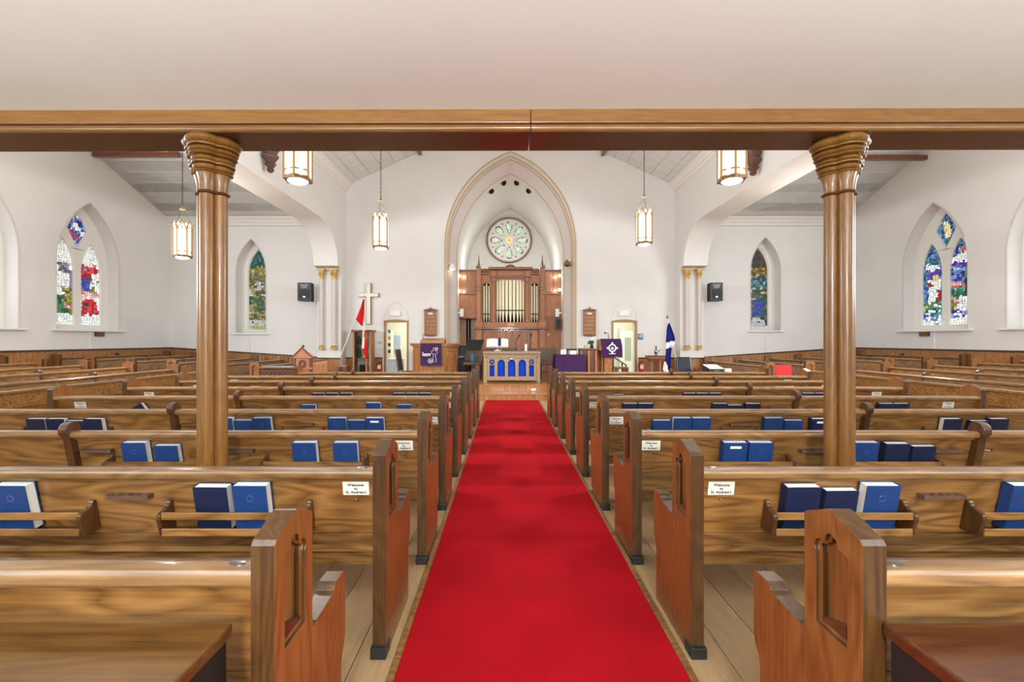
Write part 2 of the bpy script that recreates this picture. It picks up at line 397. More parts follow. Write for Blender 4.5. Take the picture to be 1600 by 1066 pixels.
# chancel arch: splayed band, gilt lines, alcove with pointed vault
def ring_loft(a0, y0, a1, y1, mat, name, par=None):
    p0 = arch_path(*a0, n=20); p1 = arch_path(*a1, n=20)
    return MB().loft([[(x, y0, z) for x, z in p0], [(x, y1, z) for x, z in p1]], closed=False).build(name, mat, par, smooth=True)
arch_in = (AX, 1.70, -0.05, 6.72, 2.6)
band = struct(ring_loft(arch_out, DF+0.0, arch_in, DF+0.36, M['band'], 'trim_5'))
for k, (dw, y, r) in enumerate(((0.03, DF-0.01, 0.022), (-0.045, DF+0.04, 0.016), (-0.09, DF+.1, 0.016), (-0.305, DF+0.35, 0.018))):
    a = (AX, 2.01+dw, -0.05, 7.24+dw*1.65, 2.9+dw)
    MB().tube([(x, y, z) for x, z in arch_path(*a, n=24)], r, 6).build('gilt_line', M['goldtrim'], band, smooth=True)
DB = 18.2
struct(ring_loft(arch_in, DF+0.35, arch_in, DB, M['alcove'], 'ceiling'))
struct(MB().plate([(AX-2, -.1), (AX+2, -.1), (AX+2, 7.2), (AX-2, 7.2)], XZ, DB, DB+.2).build('wall_chancel', M['alcove']))
# made-up lamps hidden behind the organ case, added to brighten the vault
for sx in (-1.0, 1.0): lamp('added_vault_light', 'POINT', (AX+sx, 16.2, 4.0), 26, (1, .98, .95), .15)
# recessed vault spots
for i, (sx, sy) in enumerate(((769.5, 298), (788, 285), (806.5, 285), (827, 297.5))):
    D = 14.75
    x = px(sx, D); z = pz(sy, D)
    sgn = -1 if x < AX else 1
    t = thing('vault_spotlight', 'round recessed dark spotlight in the chancel vault, %s from left' % ('first','second','third','fourth')[i], 'spotlight', (x, D, z), 0, 'recessed chancel vault spotlights')
    hwv = halfw(z, 1.70, -.05, 6.72, 2.6)
    # snap to the vault surface
    x = AX+sgn*hwv; t.location = (x-sgn*0.0, D, z)
    R = Matrix.Rotation(sgn*math.radians(38), 3, 'Y') @ Matrix.Rotation(math.radians(-42), 3, 'X')
    def rr(p): return tuple(R @ Vector(p))
    m = MB(); m.lathe([(0.085, -.05), (0.11, -.06), (0.115, 0.0), (0.1, .05)], n=20); m.v = [rr(p) for p in m.v]; m.build('trim_ring', M['band'], t, smooth=True)
    m = MB(); m.lathe([(0.088, -.064), (0.07, -.03)], n=20); m.v = [rr(p) for p in m.v]; m.build('lamp_well', M['pipedark'], t)
# wainscot on the walls: boards and a cap; its height follows the rising side floor
def wtop(x):
    if x < -5.5: return 0.85+(-5.5-x)*0.064
    if x > 5.8: return 0.85+(x-5.8)*0.064
    return 0.85
def wain_front(x0, x1, par, y=DF):
    m = MB(); n = max(1, int(round((x1-x0)/0.12))); s = (x1-x0)/n
    for i in range(n):
        a = x0+i*s; b = a+s-0.006
        m.add([(a,y-.02,-.05),(b,y-.02,-.05),(b,y-.02,wtop(b)),(a,y-.02,wtop(a)),(a,y-.002,-.05),(b,y-.002,-.05),(b,y-.002,wtop(b)),(a,y-.002,wtop(a))],
              [(0,1,2,3),(0,3,7,4),(1,5,6,2)])
    stuff(m.build('wainscot_boards', M['wain'], par))
    MB().add([(x0,y-.045,wtop(x0)-.02),(x1,y-.045,wtop(x1)-.02),(x1,y-.045,wtop(x1)+.02),(x0,y-.045,wtop(x0)+.02),(x0,y,wtop(x0)-.02),(x1,y,wtop(x1)-.02),(x1,y,wtop(x1)+.02),(x0,y,wtop(x0)+.02)],
             [(0,1,2,3),(3,2,6,7),(0,4,5,1)]).build('wainscot_cap', M['oak_dark'], par)
def wain_side(x, sg, y0, y1, par):
    m = MB(); zt = 1.165; n = int((y1-y0)/0.13); s = (y1-y0)/n
    for i in range(n):
        m.box(x if sg > 0 else x-.02, x+.02 if sg > 0 else x, y0+i*s, y0+(i+1)*s-.007, 0.2, zt)
    stuff(m.build('wainscot_boards', M['wain'], par))
    MB().box(min(x, x+sg*.045), max(x, x+sg*.045), y0, y1, zt-.02, zt+.02).build('wainscot_cap', M['oak_dark'], par)
wain_side(XL, 1, 3, 14, wl); wain_side(XR, -1, 3, 14, wr)
wain_front(XL, NL-.72, wall_front); wain_front(NR+.72, XR, wall_front)
wain_front(NL, DOORS[0][0]-.07, wall_front); wain_front(DOORS[1][1]+.07, NR, wall_front)
wain_front(NL-.72, NL, wnl, 13.55); wain_front(NR, NR+.72, wnr, 13.55)

# ------------------------------------------------------------------ stained glass
from mathutils import noise as mnoise
class CoRnd:
    """picks that drift slowly across the pane, so neighbouring pieces of glass share a hue"""
    def __init__(s, r, u, v, k): s.r = r; s.c = 0.5+0.62*mnoise.noise(Vector((u*1.6, v*5.5, k*3.1)))
    def random(s): return min(.999, max(0, s.c+(s.r.random()-.5)*.42))
def glass_mesh(name, hw, z0, za, h, nx, ny, pic, jit=0.25, lead=0.012, seed=1, dim=.9):
    """cells of coloured glass held in lead, x across, z up; colour per face in attribute Col"""
    rnd = random.Random(seed); P = {}
    for j in range(ny+1):
        for i in range(nx+1):
            u = -1+2*i/nx; v = z0+(za-z0)*j/ny
            if 0 < i < nx: u += (rnd.random()-.5)*2/nx*2*jit
            if 0 < j < ny: v += (rnd.random()-.5)*(za-z0)/ny*2*jit
            P[i, j] = (u*max(halfw(v, hw, z0, za, h), 0.002), v, u)
    vs = []; fs = []; cols = []; mi = []
    for j in range(ny):
        for i in range(nx):
            q = [P[i, j], P[i+1, j], P[i+1, j+1], P[i, j+1]]
            cx = sum(p[0] for p in q)/4; cz = sum(p[1] for p in q)/4; cu = sum(p[2] for p in q)/4
            sz = max(0.01, min(abs(q[1][0]-q[0][0]), abs(q[3][1]-q[0][1])))
            t = min(0.42, lead/sz)
            o = len(vs)
            vs += [(p[0], 0, p[1]) for p in q]+[(p[0]+(cx-p[0])*t, 0, p[1]+(cz-p[1])*t) for p in q]
            fs += [(o+4,o+5,o+6,o+7),(o,o+1,o+5,o+4),(o+1,o+2,o+6,o+5),(o+2,o+3,o+7,o+6),(o+3,o,o+4,o+7)]
            c = pic(cu+.3*mnoise.noise(Vector((cx*7, cz*4, seed))), (cz-z0)/(za-z0)+.035*mnoise.noise(Vector((cx*9, cz*3, seed+9))), CoRnd(rnd, cu, cz, seed)); c = lin(*[x*dim for x in c])
            cols += [c]*4+[(0.01,.01,.01,1)]*16; mi += [0,1,1,1,1]
    me = bpy.data.meshes.new(name); me.from_pydata(vs, [], fs)
    me.materials.append(M['glass']); me.materials.append(M['lead']); me.polygons.foreach_set('material_index', mi)
    ca = me.color_attributes.new('Col', 'FLOAT_COLOR', 'CORNER')
    ca.data.foreach_set('color', [x for c in cols for x in c])
    return me
def pick(r, L): return L[int(r.random()*len(L)) % len(L)]
WH = [(236,238,236),(226,232,240),(214,222,216),(244,240,228)]
BL = [(60,84,170),(40,60,150),(96,120,190),(30,40,110),(120,150,200)]
PU = [(84,56,170),(66,44,140),(110,90,180)]
GR = [(30,110,70),(20,84,60),(60,130,84),(90,120,70)]
RD = [(190,40,50),(150,24,40),(206,70,70)]
OL = [(120,116,50),(160,150,80),(84,84,50),(186,178,110)]
TE = [(40,100,110),(60,130,140),(90,150,150),(30,70,90)]
PK = [(214,150,150),(226,190,180),(180,120,130)]
def pic_left_a(u, v, r):           # left lancet of the left window
    if v < .12: return pick(r, WH)
    if v > .72: return pick(r, WH+WH+[(180,160,160)])
    if v > .6: return pick(r, [(120,110,130),(150,140,160),(90,84,100)]+WH[:1])
    if v > .42: return pick(r, WH) if abs(u) < .75 else pick(r, [(130,120,150),(100,90,120)])
    if v > .33: return pick(r, WH+BL[2:3]) if u < .2 else pick(r, OL+[(90,70,90)])
    return pick(r, GR) if u < .4-(v-.15)*2 else pick(r, PK+OL+[(120,100,110)])
def pic_left_b(u, v, r):
    if v < .12: return pick(r, WH)
    if v > .72: return pick(r, WH+WH+[(180,160,160)])
    if v > .66: return pick(r, RD+[(150,130,160)])
    if v > .56: return pick(r, RD) if u < .2 else pick(r, WH)
    if v > .42: return pick(r, BL[:3]) if u < .1 else pick(r, WH+OL)
    if v > .32: return pick(r, WH+PK) if u > -.3 else pick(r, PK)
    return pick(r, RD+RD+[(60,50,40)]) if abs(u) < .8 else pick(r, WH)
def pic_right_a(u, v, r):
    if v < .07: return pick(r, WH+TE[2:3])
    if v < .17: return pick(r, BL+WH[:2]+TE)
    if abs(u) > .86: return pick(r, BL+TE)
    if v > .74: return pick(r, BL+TE+[(150,190,220),(200,220,236)])
    if v > .67: return pick(r, WH+BL[4:])
    if v > .6: return pick(r, PU)
    if v > .55: return pick(r, PU+BL+WH[:1]) if not (-.1 < u < .45) else (216,186,120)
    if v > .3:
        if 0.0 < u < .75: return pick(r, WH+WH) if u < .35 or v > .44 else pick(r, RD[1:2]+[(120,40,50)])
        if -.45 < u <= 0: return pick(r, RD[:2]+WH[:2]) if v > .42 else pick(r, WH)
        return pick(r, TE+BL)
    return pick(r, OL+GR+WH+[(150,110,110)])
def pic_right_b(u, v, r):
    if v < .07: return pick(r, WH)
    if v < .17: return pick(r, BL+WH[:2]+PU)
    if v > .8: return pick(r, BL+TE+[(150,190,220)]) if not (abs(u-.2) < .4 and v < .88) else pick(r, RD+PK)
    if v > .72: return pick(r, WH)
    if v > .66: return pick(r, PU)
    if u > .35 and v > .3: return pick(r, GR+[(20,50,30),(50,36,36)]) if v > .5 else pick(r, [(40,30,40),(60,40,40),(20,60,40)])
    if v > .5: return pick(r, BL+[(180,200,224)])
    if v > .43: return pick(r, PK+[(190,100,90),(220,224,236)])
    if v > .32: return pick(r, TE+GR)
    return pick(r, WH+WH+OL) if u > -.4 else pick(r, OL+PK)
def pic_top_l(u, v, r): return pick(r, WH+BL[2:]+PU[2:]+RD[:1]+[(110,90,80)])
def pic_top_r(u, v, r): return pick(r, BL+TE+[(160,190,220)]) if abs(u) > .35 or v > .75 or v < .3 else pick(r, [(230,210,140),(240,236,220)])
def pic_t_l(u, v, r):
    if v < .05: return pick(r, [(220,220,170),(200,210,160)])
    if v < .13: return pick(r, WH+[(60,60,70)])
    if v > .78: return pick(r, GR[:2]+TE+[(40,60,50)])
    if v > .7: return pick(r, [(190,196,120),(160,150,60),(220,220,170)])
    if v > .6: return pick(r, [(130,150,190),(90,110,160)]+OL)
    if v > .42: return pick(r, OL+WH[:2]+[(180,90,50),(60,70,130)])
    if v > .3: return pick(r, OL+GR+[(70,80,140)])
    return pick(r, GR+OL+WH[2:])
def pic_t_r(u, v, r):
    if v < .05: return pick(r, WH)
    if v < .12: return pick(r, TE+WH+[(40,50,60)])
    if v > .76: return pick(r, [(80,50,50),(60,60,80),(100,90,60),(50,70,80),(120,80,60)])
    if v > .66: return pick(r, [(190,180,60),(150,60,40),(120,140,60),(220,200,110)])
    if v > .5: return pick(r, TE+[(190,200,210),(130,160,160)])
    if v > .34: return pick(r, OL+GR+WH[2:3]+[(150,60,60)])
    if v > .13 and -.45 < u < .75: return pick(r, [(40,70,190),(30,100,190),(60,50,170),(40,60,160)])
    return pick(r, GR+OL+[(150,60,60)])
WN = [0]
def add_glass(name, par, me, origin, rotz):
    o = inst(name, me, par, origin, rotz); return o
def side_window(y, x_in, sg, pics, tops, glazed=True):
    """sg=-1: window in the left wall (interior towards +x)"""
    WN[0] += 1
    fr_x = x_in+sg*0.36
    rot = -PI/2 if sg < 0 else PI/2       # local x runs along world -y / +y so pictures read from inside
    par = bpy.data.objects.new('window_%d' % WN[0], None); COL.objects.link(par); struct(par); par.location = (fr_x, y, 0); par.rotation_euler = (0, 0, PI/2 if sg < 0 else -PI/2)
    A = (0, 0.86, 1.66, 4.88, 1.6)
    lan = [(-.37, .27, 1.80, 3.92, 0.78), (.37, .27, 1.80, 3.92, 0.78)]
    top = [(-0.27, 4.2), (0, 3.72), (0.27, 4.2), (0.13, 4.46), (0, 4.62), (-0.13, 4.46)]
    MB().plate(arch(*A), XZ, -0.05, 0.06, [arch(*l) for l in lan]+[top]).build('window_frame', M['trimwhite'], par, bevel=0.012, seg=1)
    if glazed:
        for k, l in enumerate(lan):
            pc = pics[k]
            me = glass_mesh('glass_pane', l[1]+.004, l[2]-.004, l[3]+.004, l[4], 8, 38, pc, jit=.4, seed=WN[0]*10+k, lead=0.0055)
            o = inst('glass_pane', me, par, (l[0], 0, 0))
        me = glass_mesh('glass_pane', 0.27, 3.74, 4.62, 0.4, 9, 14, tops, jit=.4, seed=WN[0]*10+5, lead=0.006)
        # squeeze the quatrefoil light into its kite shape
        for vtx in me.vertices:
            t = (vtx.co.z-3.74)/.88
            wd = 0.27*t/0.545 if t < .545 else (0.27-(t-.545)/.295*0.14 if t < .84 else 0.13*(1-t)/.16)
            vtx.co.x *= max(0.01, wd)/max(halfw(vtx.co.z, 0.27, 3.74, 4.62, 0.4), 0.002)
        inst('glass_pane', me, par, (0, 0, 0))
    else:
        MB().plate(arch(0, .84, 1.7, 4.85, 1.58), XZ, 0.0, 0.01).build('glass_pane', M['clearglass'], par)
    MB().box(-0.98, 0.98, -0.46, 0.03, 1.62, 1.665).build('window_sill', M['trimwhite'], par, bevel=0.01)
    # moulded edge round the opening
    MB().tube([(x, -.36, z) for x, z in arch_path(0, .86, 1.67, 4.88, 1.6, 14)], .018, 6).build('opening_bead', M['goldtrim'] if False else M['band'], par, smooth=True)
    return par
side_window(SWY[0], XL, -1, (pic_left_a, pic_left_b), pic_top_l)
side_window(SWY[0], XR, 1, (pic_right_a, pic_right_b), pic_top_r)
for y in SWY[1:2]:
    side_window(y, XL, -1, (pic_left_a, pic_left_b), pic_top_l, glazed=False)
    side_window(y, XR, 1, (pic_right_a, pic_right_b), pic_top_r, glazed=False)
def transept_window(t, pic, off):
    WN[0] += 1
    cx, hw, z0, za, h = t
    par = bpy.data.objects.new('window_%d' % WN[0], None); COL.objects.link(par); struct(par); par.location = (cx, DF+.34, 0)
    li = (off, 0.31, z0+.12, za-.28, 0.75)
    MB().plate(arch(0, hw+.02, z0-.02, za+.02, h), XZ, -0.03, 0.05, [arch(*li)]).build('window_frame', M['trimwhite'], par, bevel=0.012, seg=1)
    MB().tube([(x, -.035, z) for x, z in arch_path(off, .34, z0+.1, za-.23, .78, 12)], .018, 6).build('frame_bead', M['trimwhite'], par, smooth=True)
    me = glass_mesh('glass_pane', .315, z0+.11, za-.27, .75, 8, 40, pic, jit=.4, dim=.66, seed=WN[0]*7, lead=0.0055)
    inst('glass_pane', me, par, (off, 0, 0))
    MB().box(-hw-.1, hw+.1, -.42, .0, z0-.05, z0).build('window_sill', M['trimwhite'], par, bevel=.01)
    MB().tube([(x, -.35, z) for x, z in arch_path(0, hw+.01, z0, za+.01, h, 12)], .015, 6).build('opening_bead', M['band'], par, smooth=True)
transept_window(TW[0], pic_t_l, 0.06); transept_window(TW[1], pic_t_r, -0.06)
# rose window on the chancel wall
WN[0] += 1
rose = bpy.data.objects.new('window_%d' % WN[0], None); COL.objects.link(rose); struct(rose)
rc = (px(795.5, DB), DB-.03, pz(376, DB)); rose.location = rc
def circ(r, n=40, cx=0, cz=0, a0=0): return [(cx+r*math.cos(a0+2*PI*i/n), cz+r*math.sin(a0+2*PI*i/n)) for i in range(n)]
def petal(a, g=0.0):
    """drop outline pointing to the centre"""
    out = []
    for i in range(20):
        t = 2*PI*i/20
        r = 0.50+0.245*math.cos(t); wv = (0.155+g)*math.sin(t)*(0.62+0.38*math.cos(t))*1.15
        rr = r+(g if math.cos(t) > 0 else -g*.5)
        out.append((rr*math.cos(a)-wv*math.sin(a), rr*math.sin(a)+wv*math.cos(a)))
    return out
tri = []
for k in range(8):
    a = PI/8+k*PI/4
    tri.append([(.70*math.cos(a+d)*s, .70*math.sin(a+d)*s) for d, s in ((-.045, 1.06), (.045, 1.06), (0, .93))])
MB().plate(circ(0.89, 64), XZ, -.03, .03, [petal(k*PI/4+PI/2, .012) for k in range(8)]+[circ(.13, 20)]+tri).build('tracery', M['trimwhite'], rose)
MB().tube([(x, -.04, z) for x, z in circ(.90, 64)], .035, 8, closed=True).build('rim_moulding', M['bronze'], rose, smooth=True)
MB().tube([(x, -.03, z) for x, z in circ(.84, 64)], .012, 6, closed=True).build('inner_bead', M['band'], rose, smooth=True)
for k in range(8):
    a = k*PI/4+PI/2
    base = petal(a, .012); cen = (.52*math.cos(a), .52*math.sin(a))
    vs = []; fs = []; cols = []; mi = []; n = len(base); rnd = random.Random(k+50)
    fr = [1.0, .8, .5, .2]
    for f in fr: vs += [(cen[0]+(p[0]-cen[0])*f, 0, cen[1]+(p[1]-cen[1])*f) for p in base]
    for j in range(3):
        for i in range(n):
            fs.append((j*n+i, j*n+(i+1) % n, (j+1)*n+(i+1) % n, (j+1)*n+i))
            if j == 0: c = pick(rnd, [(30,50,44),(60,90,70),(190,200,190),(20,30,30)])
            else: c = pick(rnd, [(214,224,214),(176,200,180),(150,180,160),(226,230,220),(200,206,170)])
            cols += [lin(*[x*.84 for x in c])]*4; mi.append(0)
    fs.append(tuple(3*n+i for i in range(n))); cols += [lin(184,196,168)]*n; mi.append(0)
    me = bpy.data.meshes.new('glass_pane'); me.from_pydata(vs, [], fs); me.materials.append(M['glass'])
    ca = me.color_attributes.new('Col', 'FLOAT_COLOR', 'CORNER'); ca.data.foreach_set('color', [x for c in cols for x in c])
    inst('glass_pane', me, rose)
def flatglass(name, pts, col, par, y=0.0):
    me = bpy.data.meshes.new(name); me.from_pydata([(p[0], y, p[1]) for p in pts], [], [tuple(range(len(pts)))]); me.materials.append(M['glass'])
    ca = me.color_attributes.new('Col', 'FLOAT_COLOR', 'CORNER'); ca.data.foreach_set('color', list(lin(*col))*len(pts)); return inst(name, me, par)
flatglass('centre_pane', circ(.135, 20), (226,190,120), rose)
flatglass('centre_pane', circ(.07, 12, .01, .0), (190,140,80), rose, -.004)
for tr in tri: flatglass('corner_pane', tr, (50,60,60), rose)

# ------------------------------------------------------------------ carpet and chancel steps
cpt = thing('aisle_carpet', 'long bright red carpet running up the centre aisle to the steps', 'carpet', (AX, 0, 0))
MB().box(-.606, .606, -0.5, 10.39, 0.0, 0.012).build('runner', M['carpet'], cpt)
for s in (-1, 1):
    for a, b in ((-.5, 2.6), (2.605, 5.8), (5.805, 10.38)):
        MB().box(min(s*.608, s*.638), max(s*.608, s*.638), a, b, 0.0, 0.016).build('edge_strip', M['oak_x'], cpt, bevel=0.004, seg=1)
st = thing('chancel_platform', 'wooden chancel platform with two steps at the head of the aisle', 'platform', (AX, 10.4, 0))
def riser(x0, x1, y, z0, z1, n):
    s = (x1-x0)/n
    for i in range(n): MB().box(x0+i*s, x0+(i+1)*s-.004, y, y+.02, z0, z1).build('riser_board', M['wain'], st, bevel=.002, seg=1)
riser(-2.6, 2.6, 0.012, 0, .13, 40)
MB().box(-2.62, 2.62, 0.0, .62, .13, .152).build('step_tread', M['stage'], st, bevel=.006)
riser(-2.6, 2.6, 0.612, .152, .29, 30)
for i in range(15):
    y = .6+i*.1988
    MB().box(-2.62, 2.62, y, y+.196, .29, .31).build('platform_board', M['stage'], st, bevel=.003, seg=1)
for i in range(21):
    y = 3.585+i*.2
    MB().box(-1.68, 1.68, y, y+.196, .29, .31).build('platform_board', M['stage'], st, bevel=.003, seg=1)
so = thing('floor_outlet', 'small white outlet plate on the upper chancel step riser', 'outlet', (px(833.5, 11.0), 11.008, pz(609, 11)))
MB().box(-.055, .055, -.012, 0, -.03, .03).build('plate', M['white'], so, bevel=.004)
MB().box(-.05, .05, -.016, -.012, -.012, .0).build('slot', M['steel'], so)

# ------------------------------------------------------------------ pews
END_P = [(0,0),(.45,0),(.45,.27),(.458,.30),(.48,.33),(.49,.36),(.49,.565),(.483,.58),(.47,.586),(.405,.586),(.392,.578),(.385,.566),(.372,.560),(.25,.552),(.232,.546),(.222,.552),(.218,.57),
         (.218,.888),(.212,.898),(.12,.938),(.108,.938),(.01,.902),(0,.89)]
def trefoil(s=0.0):
    p = [(.052-s,.60-s),(.168+s,.60-s),(.168+s,.795)]
    def arc(cx, cz, r, a0, a1, n=5): return [(cx+(r+s)*math.cos(math.radians(a0+(a1-a0)*i/n)), cz+(r+s)*math.sin(math.radians(a0+(a1-a0)*i/n))) for i in range(n+1)]
    return p+arc(.150,.818,.024,-40,110)+arc(.110,.848,.024,-10,190)+arc(.070,.818,.024,70,220)+[(.052-s,.795)]
def end_mesh(sg, name, recess=True):
    """face towards sg*x at x=0, board 6 cm thick"""
    m = MB(); O = END_P; n = len(O); T = -0.06*sg; fx = 0.0; rx = -0.026*sg
    oi = [Vector((p[0], p[1], 0)) for p in O]
    H = trefoil(); k = len(H)
    vs = [(T, p[0], p[1]) for p in O]+[(fx, p[0], p[1]) for p in O]
    fs = [tuple(t) for t in tessellate_polygon([oi])]
    for i in range(n): fs.append((i, (i+1) % n, n+(i+1) % n, n+i))
    if recess:
        H2 = trefoil(-.013); r1 = -.011*sg
        for hh, x in ((H, fx), (H, r1), (H2, r1), (H2, rx)): vs += [(x, p[0], p[1]) for p in hh]
        tr = tessellate_polygon([oi, [Vector((p[0], p[1], 0)) for p in H]])
        fs += [tuple((i+n) for i in t) for t in tr]
        for q in range(3):
            for i in range(k): fs.append((2*n+q*k+i, 2*n+q*k+(i+1) % k, 2*n+(q+1)*k+(i+1) % k, 2*n+(q+1)*k+i))
        fs += [tuple(2*n+3*k+i for i in t) for t in tessellate_polygon([[Vector((p[0], p[1], 0)) for p in H2]])]
    else: fs += [tuple(i+n for i in t) for t in tessellate_polygon([oi])]
    m.add(vs, fs)
    me = m.mesh(name, [M['oak_z'], M['oak_edge']], bevel=.0065, seg=2)
    for p in me.polygons:
        if abs(p.normal.x) < .8: p.material_index = 1
    return me
END_ME = {1: end_mesh(1, 'pew_end_a'), -1: end_mesh(-1, 'pew_end_b')}
def yb(z): return .045+.09*(.80-z)/.46
def mould_mesh(sg):
    """inner bead and sloped sill inside the recessed lancet"""
    m = MB()
    x = -.018*sg
    pr = [(.065,.613),(.155,.613),(.155,.622),(.065,.650)]
    m.plate(pr, YZ, -.008*sg, -.0255*sg)
    return m.mesh('recess_moulding', M['oak_dark'], smooth=True)
MOULD_ME = {1: mould_mesh(1), -1: mould_mesh(-1)}
SHOE_ME = {s: MB().box(min(0.004*s, -.066*s), max(.004*s, -.066*s), -.02, .06, 0.0, .05).mesh('floor_bracket', M['iron'], bevel=.004) for s in (1, -1)}
def div_profile():
    p = [(.10,0),(.42,0),(.42,.30),(.40,.415),(.20,.44),(.165,.46),(.085,.79)]
    for i in range(13):
        a = math.radians(-10+215*i/12); p.append((.025+.052*math.cos(a), .832+.052*math.sin(a)))
    p += [(.004,.78),(.088,.36)]
    return p
DIV_ME = MB().plate(div_profile(), YZ, -.024, .024).mesh('divider', M['oak_dark'], bevel=.006)
m = MB(); m.tube([(.024,.05,.69),(.05,.045,.70),(.075,.03,.70),(.08,.02,.715)], .006, 6)
HOOK_ME = m.mesh('hat_hook', M['steel'], smooth=True)
RZ = 0.53
def rack_end_me():
    f = lambda z, o: (yb(z)-o, z)
    p = [f(RZ, .002), f(.675, .002), f(.675, .018), f(.665, .026), f(.655, .03), f(.645, .046), f(.638, .068), f(.628, .088), f(.61, .094), f(RZ, .084)]
    return MB().plate(p, YZ, -.01, .01).mesh('rack_end', M['oak_dark'], bevel=.003, seg=1)
RACK_ME = rack_end_me()
def cup_me():
    m = MB(); out = [(-.095,-.022),(-.08,-.028),(.08,-.028),(.095,-.018),(.095,.016),(-.095,.016)]
    m.plate(out, XY, -.012, .006, [circ(.0155, 10, cx, -.004) for cx in (-.058,-.019,.02,.058)])
    return m.mesh('cup_holder', M['carved'], bevel=0)
CUP_ME = cup_me()
CARD_ME = MB().box(-.06, .06, -.004, 0, -.033, .033).mesh('welcome_card', M['card'], bevel=.0015, seg=1)
PIN_ME = MB().sphere((0, -.008, -.052), .006).mesh('card_pin', M['steel'], smooth=True)
PLATE_ME = MB().lathe([(.022, 0), (.022, .002), (.018, .003)], n=16).mesh('number_plate', M['steel'], smooth=True)
for v in PLATE_ME.vertices: v.co.y *= .6
TXT_ME = None
LEAN = math.atan2(.09, .46)
def profile_bar(prof, x0, x1): return MB().plate(prof, lambda u, v, d: (d, u, v), x0, x1)
RAIL_P = [(.004,.788),(.0,.80),(.003,.815),(.012,.824),(.05,.826),(.085,.82),(.094,.81),(.094,.795),(.085,.788),(.075,.765),(.05,.765),(.034,.768),(.03,.784),(.014,.784)]
def pew(label, loc, rotz, x0, x1, group, ends=(1, 1), divs=(), racks=(), cups=(), cards=(), plates=(), front=False):
    """local x along the pew, y the way the sitter faces; ends = which ends get a carved bench end"""
    t = thing('church_pew', label, 'pew', loc, rotz, group)
    a = x0+(.058 if ends[0] else 0); b = x1-(.058 if ends[1] else 0)
    if ends[0]:
        e = inst('pew_end', END_ME[-1], t, (x0, 0, 0)); inst('recess_moulding', MOULD_ME[-1], e); inst('floor_bracket', SHOE_ME[-1], e)
    if ends[1]:
        e = inst('pew_end', END_ME[1], t, (x1, 0, 0)); inst('recess_moulding', MOULD_ME[1], e); inst('floor_bracket', SHOE_ME[1], e)
    L = b-a
    up = [(yb(.79), .79), (yb(.79)+.026, .79), (yb(.505)+.026, .505), (yb(.505), .505)]
    lo = [(yb(.50)+.004, .50), (yb(.50)+.03, .50), (yb(.34)+.03, .34), (yb(.34)+.004, .34)]
    profile_bar(up, -L/2, L/2).build('back_board', M['oak_x'], t, loc=((a+b)/2, 0, 0), bevel=.002, seg=1)
    profile_bar(lo, -L/2, L/2).build('back_board', M['oak_x'], t, loc=((a+b)/2, 0, 0), bevel=.002, seg=1)
    profile_bar(RAIL_P, -L/2, L/2).build('top_rail', M['rail'], t, loc=((a+b)/2, 0, 0), smooth=True)
    profile_bar([(.10,.42),(.455,.42),(.468,.43),(.468,.442),(.46,.45),(.10,.446)], -L/2, L/2).build('seat', M['oak_x'], t, loc=((a+b)/2, 0, 0), smooth=True)
    for d in divs:
        o = inst('divider', DIV_ME, t, (d, 0, 0)); inst('hat_hook', HOOK_ME, o)
    for r0, r1 in racks:
        inst('rack_end', RACK_ME, t, (r0+.01, 0, 0)); inst('rack_end', RACK_ME, t, (r1-.01, 0, 0))
        c = (r0+r1)/2; h = (r1-r0)/2-.018
        y = yb(.57)
        MB().box(-h, h, y-.094, y-.082, .605, .638).build('rack_rail', M['oak_x'], t, loc=(c, 0, 0), bevel=.003, seg=1)
        MB().box(-h, h, y-.090, y-.078, RZ+.002, RZ+.035).build('rack_rail', M['oak_x'], t, loc=(c, 0, 0), bevel=.003, seg=1)
        MB().box(-h, h, y-.079, y+.004, RZ+.001, RZ+.009).build('rack_shelf', M['oak_dark'], t, loc=(c, 0, 0))
    for cx in cups: inst('cup_holder', CUP_ME, t, (cx, yb(.70)-.018, .70))
    for cx in cards:
        o = inst('welcome_card', CARD_ME, t, (cx, yb(.728)-.001, .728)); o.rotation_euler = (LEAN, 0, 0)
        global TXT_ME
        if TXT_ME is None:
            x = text_mesh("Welcome\nto\nSt. Andrew's", .0185, M['ink'], o, (0, -.0046, -.001), (PI/2, 0, 0)); TXT_ME = x.data
        else:
            x = inst('lettering', TXT_ME, o, (0, -.0046, -.001)); x.rotation_euler = (PI/2, 0, 0)
        inst('card_pin', PIN_ME, o)
    for cx in plates: inst('number_plate', PLATE_ME, t, (cx, .045, .8255))
    return t
ROWD = [1.11, 1.98, 2.81, 3.70, 4.60, 5.50, 6.38, 7.25, 8.10]
ORD = ['first', 'second', 'third', 'fourth', 'fifth', 'sixth', 'seventh', 'eighth', 'ninth', 'tenth']
ROWN = ORD
LFACE = [-.572, -.528]+[-.495]*7
RFACE = [.885, .817]+[.795]*7
